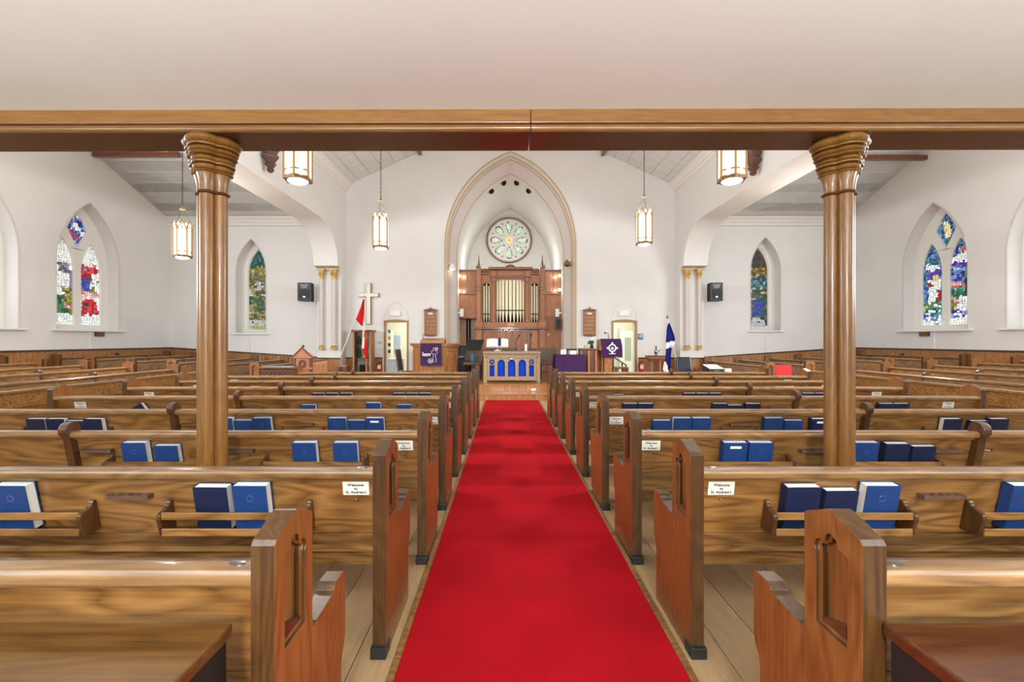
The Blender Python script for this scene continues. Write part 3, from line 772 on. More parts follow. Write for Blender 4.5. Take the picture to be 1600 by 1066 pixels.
for r, D in enumerate(ROWD):
    xf = LFACE[r]; xo = -4.71 if r < 8 else -3.82
    cards = () if r == 0 else ((-.68 if r == 1 else -.652 if r == 2 else -.628)-xf,)+((-4.42-xf,) if 3 <= r < 8 else ())
    pew('long oak pew left of the red carpet, %s row from the near end' % ROWN[r], (xf, D, 0), 0, xo-xf, 0, 'centre pews left of the carpet',
        divs=(-2.76-xf,), racks=[] if r == 0 else [(a-xf, b-xf) for a, b in ((-4.05,-3.3),(-2.53,-1.87),(-1.54,-.88)) if a > xo+.1], cups=() if r == 0 else (-1.70-xf, -2.60-xf), cards=cards, plates=(-.12,))
    xf = RFACE[r]; xo = 4.94 if r < 8 else 4.76
    cards = () if r == 0 else ((.98 if r == 1 else .93)-xf,)+((4.60-xf,) if 3 <= r < 8 else ())
    pew('long oak pew right of the red carpet, %s row from the near end' % ROWN[r], (xf, D, 0), 0, 0, xo-xf, 'centre pews right of the carpet',
        divs=(3.0-xf,), racks=[] if r == 0 else [(a-xf, b-xf) for a, b in ((1.18,1.82),(2.1,2.75),(3.5,4.2))], cups=() if r == 0 else (1.97-xf, 2.82-xf), cards=cards, plates=(.12,))
# side wings: pews turned to face the middle, in two blocks with a cross aisle between
def front_screen(label, x, y0, y1, sg, z0):
    t = thing('pew_front', label, 'pew front', (x, (y0+y1)/2, z0), 0, 'panelled pew fronts of the side blocks')
    L = (y1-y0)/2
    MB().box(-.05, .05, -L, L, .79, .825).build('top_rail', M['rail'], t, bevel=.012)
    MB().box(-.022, .022, -L, L, .64, .79).build('frieze_board', M['oak_x'], t, bevel=.003, seg=1)
    MB().box(-.03, .03, -L, L, .615, .64).build('moulding', M['oak_x'], t, bevel=.006)
    n = int(2*L/.62); s = 2*L/n
    for i in range(n):
        MB().box(-.014, .014, -L+i*s+.045, -L+(i+1)*s-.045, .12, .61).build('panel', M['oak_z'], t, bevel=.004, seg=1)
    for i in range(n+1):
        MB().box(-.024, .024, -L+i*s-.045, -L+i*s+.045, .1, .615).build('stile', M['oak_z'], t, bevel=.004, seg=1)
    MB().box(-.026, .026, -L, L, 0, .12).build('base_board', M['oak_x'], t, bevel=.004, seg=1)
    return t
ZROW = [-.03, .0, .045, .085, .13, .18]
XA_L = [-5.85, -6.75, -7.65, -8.56, -9.48, -10.2]
XA_R = [6.03, 6.88, 7.75, 8.63, 9.52, 10.35]
WHERE = ['next to the panelled front', 'second behind the panelled front', 'third behind the panelled front', 'fourth behind the panelled front', 'back row at the outer wall']
front_screen('long panelled oak pew front facing the centre pews, left side block', XA_L[0], 3.6, 9.0, 1, ZROW[0]+.01)
front_screen('long panelled oak pew front facing the centre pews, right side block', XA_R[0], 3.6, 9.0, -1, ZROW[0]+.01)
for k in range(1, 6):
    # left wing faces +x (rot -90: local x -> -y), right wing faces -x
    pew('side pew in the near left block, %s' % WHERE[k-1], (XA_L[k], 9.0, ZROW[k]), -PI/2, 0, 5.4, 'side pews of the near left block', divs=(1.7, 3.6))
    pew('side pew in the near right block, %s' % WHERE[k-1], (XA_R[k], 9.0, ZROW[k]), PI/2, -5.4, 0, 'side pews of the near right block', divs=(-1.7, -3.6))
XB_L = [-5.80, -7.72, -8.7, -9.55, -10.36]
XB_L = [-5.83, -6.8, -7.72, -8.66, -9.58, -10.38]
XB_R = [6.14, 7.05, 7.95, 8.85, 9.74, 10.6]
WHB = ['front row', 'second row', 'third row', 'fourth row', 'fifth row', 'back row by the wall']
for k in range(6):
    y1 = 12.4 if k == 0 else 13.6
    pew('side pew in the far left block beyond the cross aisle, %s' % WHB[k], (XB_L[k], 10.2, ZROW[k]), -PI/2, -(y1-10.2), 0, 'side pews of the far left block', divs=(-1.75,) if k else ())
    y1 = 13.4
    pew('side pew in the far right block beyond the cross aisle, %s' % WHB[k], (XB_R[k], 10.2, ZROW[k]), PI/2, 0, y1-10.2, 'side pews of the far right block', divs=(1.75,) if k else ())

# ------------------------------------------------------------------ hymn books in the racks
def book_meshes(wd, ht, th, spine_left, mat):
    m = MB(); s = -1 if spine_left else 1; e = .004
    m.box(-wd/2, wd/2, -th, -th+e, 0, ht).box(-wd/2, wd/2, -e, 0, 0, ht)
    x = s*wd/2; m.box(min(x, x-s*e), max(x, x-s*e), -th+e, -e, 0, ht)
    cov = m.mesh('cover', mat, bevel=.0015, seg=1)
    pg = MB().box(-wd/2+(e+.0005 if s < 0 else .004), wd/2-(.004 if s < 0 else e+.0005), -th+e, -e, .004, ht-.004).mesh('pages', M['pages'])
    return cov, pg
BK = {}
for kind, (wd, ht, th, mt) in {'b': (.152, .218, .048, 'cover'), 's': (.15, .195, .04, 'cover'), 'd': (.152, .21, .046, 'coverd'), 'e': (.148, .19, .04, 'coverd')}.items():
    for sp in (True, False): BK[kind, sp] = book_meshes(wd, ht, th, sp, M[mt])+(th, ht)
LAB_ME = MB().box(-.035, .035, -.0015, 0, -.008, .008).mesh('title_label', M['white'])
CREST_ME = MB().tube([(x, 0, z) for x, z in circ(.014, 18)], .0009, 4, closed=True).mesh('stamped_crest', plain('stamp_blue', (58, 92, 150), .4))
LASTX = [-99]
def book(row, side, px_, kind, rev, lab, idx, n):
    D = ROWD[row]; z0 = RZ+.0225; y = D+yb(z0)-.009
    cov, pg, th, ht = BK[kind, not rev]
    X = px(px_, D+.03)
    if idx and X-LASTX[0] < .157: X = LASTX[0]+.157
    LASTX[0] = X
    col = 'bright blue' if kind in 'bs' else 'navy'
    small = 'shorter ' if kind in 'se' else ''
    lb = '%s%s hymn book, %s from left, on back of %s pew %s of carpet' % (small, col, ORD[idx], ROWN[row] if row else 'nearest', side)
    if lab: lb = '%s hymn book with white title label, on back of %s pew %s of carpet' % (col, ROWN[row], side)
    if rev: lb = '%s hymn book, white fore edge showing, %s from left, %s pew %s of carpet' % (col, ORD[idx], ROWN[row], side)
    t = thing('hymn_book', lb, 'book', (X, y, z0), 0, 'hymn books in the pew racks')
    t.rotation_euler = (LEAN, random.uniform(-.006, .006), random.uniform(-.02, .02))
    inst('cover', cov, t); inst('pages', pg, t)
    if lab: inst('title_label', LAB_ME, t, (0, -th-.0002, ht*.86))
    elif row <= 3 and kind == 'b':
        inst('stamped_crest', CREST_ME, t, (0, -th, ht*.72))
BL_ = {1: '25b 334d 395b', 2: '214b 262s 478b 541b', 3: '60d 90d 114e 145d 352b 380s 408b 528b 556s 586bL', 4: '483s 584b 632s', 5: '313e 498d 519d 541d 624d 643d 662d'}
BR_ = {1: '1251d 1312e 1372bR 1598b', 2: '1146bL 1186b 1349b 1398d 1441e', 3: '1033s 1065bR 1094b 1207b 1239s 1280dL 1485dR 1528e 1556d', 4: '984d 1008d 1124d 1148e 1175d 1383d 1406d', 5: '966e 1077d 1095d 1113d 1262d 1281d'}
for side, tab in (('left', BL_), ('right', BR_)):
    for row, s in tab.items():
        items = s.split()
        for i, it in enumerate(items):
            n = ''.join(c for c in it if c.isdigit()); rest = it[len(n):]
            book(row, side, float(n), rest[0], 'R' in rest, 'L' in rest, i, len(items))
# one navy book lying askew in the fourth left pew
t = thing('hymn_book', 'navy hymn book leaning askew alone on fourth pew left of carpet', 'book', (px(204, 4.63), 4.60+yb(.55)-.012, RZ+.085), 0, 'hymn books in the pew racks')
t.location.y -= .012; t.location.z -= .005; t.rotation_mode = 'YXZ'; t.rotation_euler = (LEAN, math.radians(60), 0)
c, pg, th, ht = BK['e', True]; inst('cover', c, t); inst('pages', pg, t)
# white service leaflets standing in the racks of the far rows
lf = MB().box(-.065, .065, -.004, 0, 0, .2).mesh('leaflet', M['pages'], bevel=.001, seg=1)
for side, tab in (('left', {6: (396, 536, 574, 639, 656), 7: (423, 457, 571)}), ('right', {6: (961, 1033, 1049, 1222, 1237), 7: (1178,)})):
    for row, xs in tab.items():
        for i, x in enumerate(xs):
            D = ROWD[row]
            o = inst('service_leaflet', lf, None, (px(x, D), D+yb(.545)-.006, RZ+.014)); o.rotation_euler = (LEAN, 0, 0)
            tag(o, 'white service leaflet, %s from left, in %s pew rack %s of carpet' % (ORD[i], ROWN[row], side), 'leaflet', 'service leaflets in the pew racks')

# ------------------------------------------------------------------ clustered columns below the gallery beam
def quatre(d, n=72, a=.048, b=.0365):
    out = []
    for i in range(n):
        t = 2*PI*i/n; ux, uy = math.cos(t), math.sin(t); best = 0
        for cx, cy in ((a, 0), (-a, 0), (0, a), (0, -a)):
            dt = cx*ux+cy*uy; q = cx*cx+cy*cy-dt*dt; R = b+d
            if q < R*R: best = max(best, dt+math.sqrt(R*R-q))
        out.append((best*ux, best*uy))
    return out
def q_loft(prof, mat, name, par, bev=0):
    rings = [[(x, y, z) for x, y in quatre(d)] for d, z in prof]
    return MB().loft(rings).build(name, mat, par, smooth=True)
def torus_prof(z0, z1, d, bulge, n=6): return [(d+bulge*math.sin(PI*i/n), z0+(z1-z0)*i/n) for i in range(n+1)]
for X, lb in ((px(327.5, 2.575), 'clustered golden oak column with ringed capital, the one on the left pews'), (px(1316.5, 2.575), 'clustered golden oak column with ringed capital, the one on the right pews')):
    t = thing('clustered_column', lb, 'column', (X, 2.6, 0), 0, 'oak columns carrying the gallery beam')
    q_loft([(.03, 0), (.03, .10), (.022, .12), (.012, .15), (0, .18)], M['oak_light'], 'base', t)
    q_loft([(0, .18), (0, 2.235)], M['oak_light'], 'shaft', t)
    q_loft(torus_prof(2.232, 2.252, .0, .013), M['oak_dark'], 'neck_ring', t)
    q_loft([(0, 2.25), (.001, 2.28), (.005, 2.31), (.011, 2.335), (.016, 2.35)], M['oak_light'], 'capital_bell', t)
    z = 2.348
    for d, h, bl in ((.016, .016, .012), (.018, .030, .014), (.036, .012, .003), (.022, .030, .017), (.040, .016, .010), (.034, .028, .020), (.056, .012, .003), (.046, .052, .026)):
        q_loft([(max(0, d-.026), z)]+torus_prof(z, z+h, d, bl)+[(max(0, d-.026), z+h)], M['oak_light'], 'capital_ring', t); z += h+.0015
    z = 2.556

# ------------------------------------------------------------------ oak tables behind the last pews
def rear_table(label, x0, x1, mat):
    t = thing('oak_table', label, 'table', ((x0+x1)/2, .82, 0)); h = (x1-x0)/2
    MB().box(-h, h, -.36, .285, .672, .705).build('table_top', mat, t, bevel=.006)
    for sx in (-1, 1):
        for y in (-.3, .22): MB().box(sx*(h-.10)-.03, sx*(h-.10)+.03, y-.03, y+.03, 0, .672).build('leg', M['oak_dark'], t, bevel=.004, seg=1)
    for sx in (-1, 1): MB().box(sx*(h-.02)-.012, sx*(h-.02)+.012, -.34, .27, .06, .672).build('side_panel', M['dark_side'], t)
    MB().box(-h+.08, h-.08, .20, .225, .56, .672).build('apron', M['oak_dark'], t); MB().box(-h+.08, h-.08, -.31, -.285, .56, .672).build('apron', M['oak_dark'], t)
    for sx in (-1, 1): MB().box(sx*(h-.10)-.012, sx*(h-.10)+.012, -.28, .2, .56, .672).build('apron', M['oak_dark'], t)
rear_table('golden brown oak table top pushed against the nearest left pew', -2.0, -.672, M['table'])
rear_table('dark red brown oak table top pushed against the nearest right pew', .93, 2.3, M['table_red'])

# ------------------------------------------------------------------ pendant lanterns
def lantern_meshes():
    R = .165; A = [PI/6+i*PI/3 for i in range(6)]; V = [(R*math.cos(a), R*math.sin(a)) for a in A]
    fr = MB()
    for x, y in V:
        fr.tube([(x, y, .0), (x, y, .60), (x*1.02, y*1.02, .66)], [.013, .013, .004], 6)
    def ring(z, r): fr.tube([(x, y, z) for x, y in V], r, 6, closed=True)
    ring(.03, .016); ring(.015, .010); ring(.115, .008)
    for i in range(6):
        a = Vector((*V[i], 0)); b = Vector((*V[(i+1) % 6], 0)); mid = (a+b)/2
        P = lambda f, z: tuple(a+(b-a)*f+Vector((0, 0, z)))
        fr.tube([P(.5, .04), P(.5, .56)], .005, 5)
        fr.tube([P(0, .52), P(.12, .60), P(.3, .67), P(.5, .72)], .009, 6); fr.tube([P(1, .52), P(.88, .60), P(.7, .67), P(.5, .72)], .009, 6)
        fr.tube([P(.5, .72), P(.5, .755)], [.008, .003], 6)
    fr.lathe([(.15, .0), (.15, .02), (.12, .02), (.12, .0)], n=24)
    frame = fr.mesh('lantern_frame', M['bronze'], smooth=True)
    pan = MB(); s = R*.955; half = s*math.sin(PI/6); ap = s*math.cos(PI/6)
    pan.plate([(-half, .035), (half, .035), (half, .52), (half*.6, .63), (0, .71), (-half*.6, .63), (-half, .52)], XZ, -ap-.003, -ap+.003)
    panel = pan.mesh('glass_panel', M['lampglass'])
    disc = MB().lathe([(.125, .012), (.118, -.008), (.09, -.022), (.05, -.03), (.001, -.032)], n=24).mesh('diffuser_disc', M['lampdisc'], smooth=True)
    star = MB()
    for i in range(6):
        a = i*PI/3; star.tube([(0, 0, 1.0), (.055*math.cos(a), .055*math.sin(a), .985)], [.02, .006], 6)
    star.lathe([(.008, .95), (.028, .985), (.02, 1.03), (.006, 1.06)], n=10)
    hub = star.mesh('star_hub', M['bronze'], smooth=True)
    rod = MB()
    for i in (0, 2, 4):
        rod.tube([(V[i][0], V[i][1], .655), (V[i][0]*.6, V[i][1]*.6, .82), (.012*math.cos(A[i]), .012*math.sin(A[i]), .965)], .004, 5)
    rods = rod.mesh('suspension_rods', M['iron'], smooth=True)
    li = MB().tube([(.011*math.cos(2*PI*i/10), 0, .026*math.sin(2*PI*i/10)) for i in range(10)], .0042, 4, closed=True).mesh('chain_link', M['iron'])
    return frame, panel, disc, hub, rods, li
LN = lantern_meshes()
def lantern(label, X, Y, zb, ztop, rz, warm=44):
    t = thing('pendant_lantern', label, 'lantern', (X, Y, zb), rz, 'pendant lanterns over the pews')
    inst('lantern_frame', LN[0], t)
    for i in range(6): inst('glass_panel', LN[1], t, (0, 0, 0), i*PI/3)
    inst('diffuser_disc', LN[2], t); inst('star_hub', LN[3], t); inst('suspension_rods', LN[4], t)
    ch = MB(); z = 1.06; k = 0
    while zb+z < ztop-.02:
        for p_, in ((0,),):
            for v in range(1): pass
        pts = [(.011*math.cos(2*PI*i/8), 0, .026*math.sin(2*PI*i/8)) for i in range(8)]
        pts = [((x, 0, zz+z+.024) if k % 2 == 0 else (0, x, zz+z+.024)) for x, _, zz in pts]
        ch.tube(pts, .0045, 4, closed=True); z += .043; k += 1
    ch.build('chain', M['iron'], t, smooth=True)
    sp = lamp('lantern_light', 'SPOT', (X, Y, zb-.08), warm*6.0, (1, .97, .93), .12); sp.data.spot_size = math.radians(160); sp.data.spot_blend = 1.0; lamp('lantern_light', 'POINT', (X, Y, zb+.62), warm*1.2, (1, .97, .93), .04)
nz = lambda x: zc+sl*((x-NL) if x < AX else (NR-x))
lantern('nearer pendant lantern hanging over the left pews, top hidden by the gallery beam', px(465.5, 5.6), 5.6, 3.39, nz(-2.6), .15)
lantern('nearer pendant lantern hanging over the right pews, top hidden by the gallery beam', px(1143.5, 5.6), 5.6, 3.39, nz(2.83), -.2)
lantern('farther pendant lantern on a long chain left of the chancel arch', px(595, 9.3), 9.3, 3.31, nz(-2.59), .1)
lantern('farther pendant lantern on a long chain right of the chancel arch', px(1006.5, 9.3), 9.3, 3.39, nz(2.88), -.1)
lantern('pendant lantern in the left side wing beside the oak column', px(285, 9.15), 9.15, 3.09, tz(9.15), .05)
lantern('pendant lantern in the right side wing, mostly behind the oak column', px(1303, 9.15), 9.15, 3.03, tz(9.15), 0)

# ------------------------------------------------------------------ carved corbels, pier columns
def corbel(label, x, y, sg, zb):
    t = thing('carved_corbel', label, 'corbel', (x, y, zb))
    m = MB(); n = 20; rings = []
    for r, z in ((.01,0),(.05,.02),(.07,.06),(.05,.09),(.08,.13),(.105,.17),(.08,.21),(.11,.26),(.145,.31),(.15,.34),(.11,.37),(.13,.42),(.165,.47),(.17,.5),(.14,.53),(.16,.58)):
        rings.append([(sg*.15+r*(1+.14*math.cos(6*2*PI*i/n*.5))*math.cos(2*PI*i/n), r*(1+.14*math.cos(6*2*PI*i/n*.5))*math.sin(2*PI*i/n), z) for i in range(n)])
    m.loft(rings).build('carved_pendant', M['carved'], t, smooth=True)
    MB().box(min(0, sg*.3), max(0, sg*.3), -.17, .17, .58, .64).build('abacus', M['carved'], t, bevel=.015)
    MB().box(min(0, sg*.2), max(0, sg*.2), -.1, .1, .64, 1.0).build('wall_post', M['rowan'], t, bevel=.01)
corbel('dark carved wooden corbel on the left nave wall beside the near lantern', NL, 9.2, 1, 4.84)
corbel('dark carved wooden corbel on the right nave wall beside the near lantern', NR, 9.28, -1, 4.81)
def pier_column(label, x, r):
    z0, z1 = pz(546, 13.45), pz(420, 13.45)
    t = thing('pier_column', label, 'column', (x, 13.47, z0), 0, 'slim plaster columns on the nave piers'); h = z1-z0
    MB().lathe([(r*1.5, 0), (r*1.5, .04), (r*1.2, .06), (r*1.35, .09), (r, .12)], n=20).build('base', M['gold'], t, smooth=True)
    MB().lathe([(r, .11), (r, h-.3)], n=20).build('shaft', M['band'], t, smooth=True)
    m = MB(); n = 32
    rr = []
    for q, z in ((1.25, 0), (1.25, .03), (1.05, .04), (1.15, .09), (1.6, .15), (1.4, .17), (1.9, .25), (1.9, .26)):
        rr.append([(r*q*(1+.10*math.cos(8*2*PI*i/n))*math.cos(2*PI*i/n), r*q*(1+.10*math.cos(8*2*PI*i/n))*math.sin(2*PI*i/n), h-.31+z) for i in range(n)])
    m.loft(rr).build('leaf_capital', M['gold'], t, smooth=True)
    MB().box(-r*2.1, r*2.1, -r*1.9, r*1.3, h-.05, h).build('abacus', M['goldtrim'], t, bevel=.01)
pier_column('outer slim plaster column with gilt leaf capital, left pier beside the speaker', px(502, 13.45), .056)
pier_column('inner slim plaster column with gilt leaf capital, left pier towards the cross', px(521.5, 13.45), .068)
pier_column('inner slim plaster column with gilt leaf capital, right pier towards the blue flag', px(1074, 13.45), .068)
pier_column('outer slim plaster column with gilt leaf capital, right pier beside the speaker', px(1093, 13.45), .056)

# world-coordinate parts under a root
def wb(m, name, mat, root, **k):
    L = root.location; m.v = [(a-L[0], b-L[1], c-L[2]) for a, b, c in m.v]; return m.build(name, mat, root, **k)
def rect(x0, x1, y0, y1, D): return px(x0, D), px(x1, D), pz(y1, D), pz(y0, D)      # X0, X1, Z0, Z1
def slab(x0, x1, y0, y1, D, t0, t1):
    a, b, c, d = rect(x0, x1, y0, y1, D); return MB().box(a, b, D+t0, D+t1, c, d)

# ------------------------------------------------------------------ pipe organ
OD = 14.9
og = thing('pipe_organ', 'brown walnut pipe organ with cream pipes filling the chancel arch', 'organ', (px(797, OD), OD, .3125))
PZ0 = .3125
a, b, c, d = rect(752, 843, 513, 583.5, OD)
wb(MB().box(a, b, OD+.06, OD+1.2, PZ0, d), 'lower_case', M['organ_dark'], og)
for x0, x1 in ((754.5, 765.5), (769, 775), (778, 784.5), (787.5, 794), (797, 803.5), (806.5, 813), (816, 822), (829.5, 840)):
    X0, X1, Z0, Z1 = rect(x0, x1, 516.5, 551, OD); cx = (X0+X1)/2; hw = (X1-X0)/2
    wb(MB().plate(arch(cx, hw, Z0, Z1, hw*.9, 6), XZ, OD+.035, OD+.06), 'arched_panel', M['organ'], og, bevel=.012)
for x in (753, 767.2, 776.5, 786, 795.5, 805, 814.5, 825.7, 841.5):
    X = px(x, OD); wb(MB().box(X-.022, X+.022, OD+.02, OD+.06, PZ0, pz(514, OD)), 'stile', M['organ'], og, bevel=.005, seg=1)
wb(MB().box(a, b, OD+.015, OD+.06, pz(556, OD)-.03, pz(551.5, OD)), 'mid_rail', M['organ'], og, bevel=.005)
for i in range(9):
    x = px(754+i*9.8, OD); wb(MB().box(x+.02, x+.19, OD+.04, OD+.065, PZ0+.08, pz(558, OD)), 'base_panel', M['organ'], og, bevel=.01)
wb(slab(741, 855, 511.5, 514.5, OD, -.14, .2), 'impost_shelf', M['organ_dark'], og, bevel=.012)
wb(slab(752, 843, 504, 511.5, OD, -.02, .3), 'toe_board', M['organ'], og, bevel=.01)
wb(slab(792.5, 803.5, 505, 510, OD, -.035, -.02), 'brass_plate', M['goldtrim'], og, bevel=.004)
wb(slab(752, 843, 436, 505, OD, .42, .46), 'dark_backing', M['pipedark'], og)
# facade plate with three arched pipe openings
X0, X1, Z0, Z1 = rect(752, 843, 421, 504.5, OD)
c0 = rect(775, 820, 437, 504, OD)
def shoulder(x0, x1, z0, z1, r=.12): return [(x0, z0), (x1, z0), (x1, z1-r), (x1-r*.3, z1-r*.3), (x1-r, z1), (x0+r, z1), (x0+r*.3, z1-r*.3), (x0, z1-r)]
l0 = rect(753.8, 766.3, 440.5, 504, OD); r0 = rect(829.5, 841.5, 440.5, 504, OD)
wb(MB().plate([(X0, Z0), (X1, Z0), (X1, Z1), (X0, Z1)], XZ, OD+.02, OD+.1, [shoulder(c0[0], c0[1], c0[2]+.01, c0[3])]+[arch((q[0]+q[1])/2, (q[1]-q[0])/2, q[2]+.01, q[3], .2, 6) for q in (l0, r0)]), 'facade', M['organ'], og)
def pipe(x, w_, ytop, ymouth):
    X = px(x, OD); r = w_/2*OD/F; zt = pz(ytop, OD); zm = pz(ymouth, OD); zb = pz(504, OD)
    m = MB().lathe([(r, zm+.02), (r, zt), (r*.9, zt+.002)], (X, OD+.165, 0), 14).lathe([(r*.3, zb), (r, zm-.03), (r, zm-.012)], (X, OD+.165, 0), 14)
    p = wb(m, 'organ_pipe', M['pipe'], og, smooth=True)
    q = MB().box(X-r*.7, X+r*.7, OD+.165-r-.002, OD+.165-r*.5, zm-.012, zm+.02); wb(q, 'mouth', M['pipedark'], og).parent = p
for x, w_ in ((776.9, 3.6), (781.3, 3.9), (786, 4.3), (791.6, 4.7), (797.5, 5.1), (803.3, 4.7), (808.9, 4.3), (813.7, 3.9), (818.1, 3.6)): pipe(x, w_, 437, 485)
for x in (755.8, 759.9, 764.1): pipe(x, 2.9, 441 if x == 759.9 else 446, 491)
for x in (831.4, 835.6, 839.7): pipe(x, 2.9, 441 if x == 835.6 else 446, 491)
for x in (771.3, 823.6):
    X = px(x, OD); z0, z1 = pz(504, OD), pz(441, OD)
    wb(MB().lathe([(.055, z0), (.055, z0+.05), (.034, z0+.09), (.034, z1-.06), (.05, z1-.02), (.06, z1)], (X, OD-.03, 0), 14), 'colonnette', M['organ'], og, smooth=True)
    wb(slab(x-4, x+4, 423.5, 433, OD, -.1, .06), 'carved_bracket', M['organ'], og, bevel=.03)
    wb(slab(x-2.6, x+2.6, 433, 441, OD, -.07, .06), 'bracket_foot', M['organ_dark'], og, bevel=.02)
wb(slab(763, 832, 418, 422.5, OD, -.16, .35), 'cornice', M['organ_dark'], og, bevel=.03)
wb(slab(752, 764, 420, 422.5, OD, -.05, .3), 'cornice', M['organ_dark'], og, bevel=.015); wb(slab(831, 843, 420, 422.5, OD, -.05, .3), 'cornice', M['organ_dark'], og, bevel=.015)
wb(slab(770, 825, 424, 431.5, OD, -.02, .03), 'frieze_panel', M['organ'], og, bevel=.01)
wb(slab(765, 830, 432, 434.5, OD, -.05, .03), 'frieze_moulding', M['organ_dark'], og, bevel=.01)
for x0, x1 in ((752.5, 763), (831.5, 842.5)):
    m = MB()
    for i in range(5):
        for j in range(2):
            X = px(x0+1+i*2.1, OD); Z = pz(425+j*4, OD); m.plate(circ(.018, 8, X, Z), XZ, OD+.0, OD+.02)
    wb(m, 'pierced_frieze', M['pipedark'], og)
m = MB(); zc0 = pz(418, OD); xc0 = px(797.5, OD)
for i in range(-4, 5):
    m.sphere((xc0+i*.032, OD, zc0+.02+.045*math.cos(i*.38)), .03, 8, 6, (1, .6, 1.2))
wb(m, 'carved_crest', M['organ_dark'], og, smooth=True)
for x0, x1 in ((745, 751.6), (844, 850.6)):
    xm = (x0+x1)/2; X = px(xm, OD); hw = (x1-x0)/2*OD/F
    wb(slab(x0, x1, 420, 501, OD, -.08, .25), 'tower_post', M['organ'], og, bevel=.012)
    wb(slab(x0-.4, x1+.4, 445, 449, OD, -.1, .25), 'post_band', M['organ_dark'], og, bevel=.01); wb(slab(x0-.4, x1+.4, 451, 454, OD, -.1, .25), 'post_band', M['organ_dark'], og, bevel=.01)
    wb(slab(x0-1, x1+1, 500, 503, OD, -.12, .25), 'post_plinth', M['organ'], og, bevel=.015); wb(slab(x0-2.5, x1+2.5, 503, 512, OD, -.14, .25), 'post_pedestal', M['organ'], og, bevel=.02)
    wb(slab(x0-1, x1+1, 514, 583, OD, -.06, .25), 'post_base', M['organ'], og, bevel=.01)
    z0 = pz(420, OD)
    p = MB().loft([[(X+s*q, OD+t*q, z0+h) for s, t in ((-1,-1),(1,-1),(1,1),(-1,1))] for q, h in ((hw*1.1, 0), (hw*1.1, .03), (hw*.8, .03), (hw*.45, .16), (hw*.22, .3), (.008, .42))])
    p.sphere((X, OD, z0+.42), .02, 8, 6)
    for s in (-1, 1): p.loft([[(X+s*hw+u*.02*q, OD-.03+v*.02*q, z0+h) for u, v in ((-1,-1),(1,-1),(1,1),(-1,1))] for q, h in ((1.2, 0), (.8, .08), (.1, .16))])
    wb(p, 'pinnacle', M['organ_dark'], og)
for side, (x0, x1) in (('l', (716.5, 745)), ('r', (850.5, 877))):
    wb(slab(x0, x1, 423, 457.5, OD, .02, .6), 'wing_case', M['organ_dark'], og)
    n = 2; wdt = (x1-x0)/n
    for i in range(n): wb(slab(x0+i*wdt+1.5, x0+(i+1)*wdt-1, 425, 456, OD, .0, .03), 'wing_panel', M['organ'], og, bevel=.01)
    wb(slab(x0, x1, 421.5, 423.5, OD, -.03, .6), 'wing_cornice', M['organ_dark'], og, bevel=.01)
    wb(slab(x0, x1, 457.5, 460, OD, -.03, .6), 'wing_moulding', M['organ_dark'], og, bevel=.01)
    wb(slab(x0, x1, 460, 496, OD, .03, .6), 'wing_board', M['organ'], og)
    if side == 'r': X0, X1, Z0, Z1 = rect(853, 867, 463, 494, OD); wb(MB().plate(arch((X0+X1)/2, (X1-X0)/2, Z0, Z1, .14, 8), XZ, OD+.015, OD+.03), 'arched_relief', M['organ'], og, bevel=.008)
    wb(slab(x0, x1, 496, 498, OD, -.0, .6), 'wing_sill', M['organ_dark'], og, bevel=.01)
a, b, c, d = rect(716.5, 745, 498, 583.4, OD)
wb(MB().box(a, b, OD+.5, OD+.55, PZ0, d), 'recess_back', M['wain'], og); 
for x in (728, 732.5): wb(MB().box(px(x, OD)-.03, px(x, OD)+.03, OD+.44, OD+.5, PZ0, d), 'dark_post', M['pipedark'], og)
a, b, c, d = rect(851, 877, 498, 583.4, OD)
wb(MB().box(a, b, OD+.02, OD+.2, PZ0, d), 'side_door', M['organ'], og)
wb(MB().sphere((px(857, OD), OD, pz(523, OD)), .03, 10, 8), 'door_knob', M['white'], og, smooth=True)

# ------------------------------------------------------------------ lamps and fittings on the chancel jambs
def jamb_lamp(label, x, y, D, black=False, lit=True):
    X, Z = px(x, D), pz(y, D); sg = 1 if x < 797 else -1
    t = thing('jamb_floodlight', label, 'lamp', (X, D, Z))
    m = MB().lathe([(.03, .16), (.10, .06), (.12, -.02), (.11, -.02)], n=16); m.build('hood', M['white'] if not black else M['bronze'], t, smooth=True)
    MB().sphere((0, 0, -.02), .075, 12, 8, (1, 1, .5)).build('bulb', M['bulb'] if lit else M['black'], t, smooth=True)
    MB().tube([(0, 0, .14), (-sg*.12, .05, .16)], .018, 6).build('bracket', M['white'], t)
jamb_lamp('white hooded floodlight, lit, on the left jamb of the chancel arch', 706.5, 420, DF+.02)
jamb_lamp('grey hooded floodlight with dark lens on the right jamb of the chancel arch', 886, 414, DF+.02, True, False)
for x, y, lb in ((717.3, 431, 'upper small lit spotlight inside the left jamb'), (717.3, 455, 'lower small lit spotlight inside the left jamb'), (874.3, 431, 'upper small lit spotlight inside the right jamb'), (874.3, 453, 'lower small lit spotlight inside the right jamb')):
    D = DF+.6; sg = 1 if x < 797 else -1
    lamp('jamb_spot_light', 'POINT', (px(x, D)+sg*.12, D+.25, pz(y, D)), 1.6, (1, .96, .88), .06)
    t = thing('jamb_spotlight', lb+' of the chancel', 'lamp', (px(x, D), D, pz(y, D)))
    MB().sphere((0, 0, 0), .05, 10, 8).build('bulb', M['bulb'], t, smooth=True); MB().tube([(0, 0, 0), (-sg*.16, 0, .0)], .03, 8).build('socket', M['white'], t)
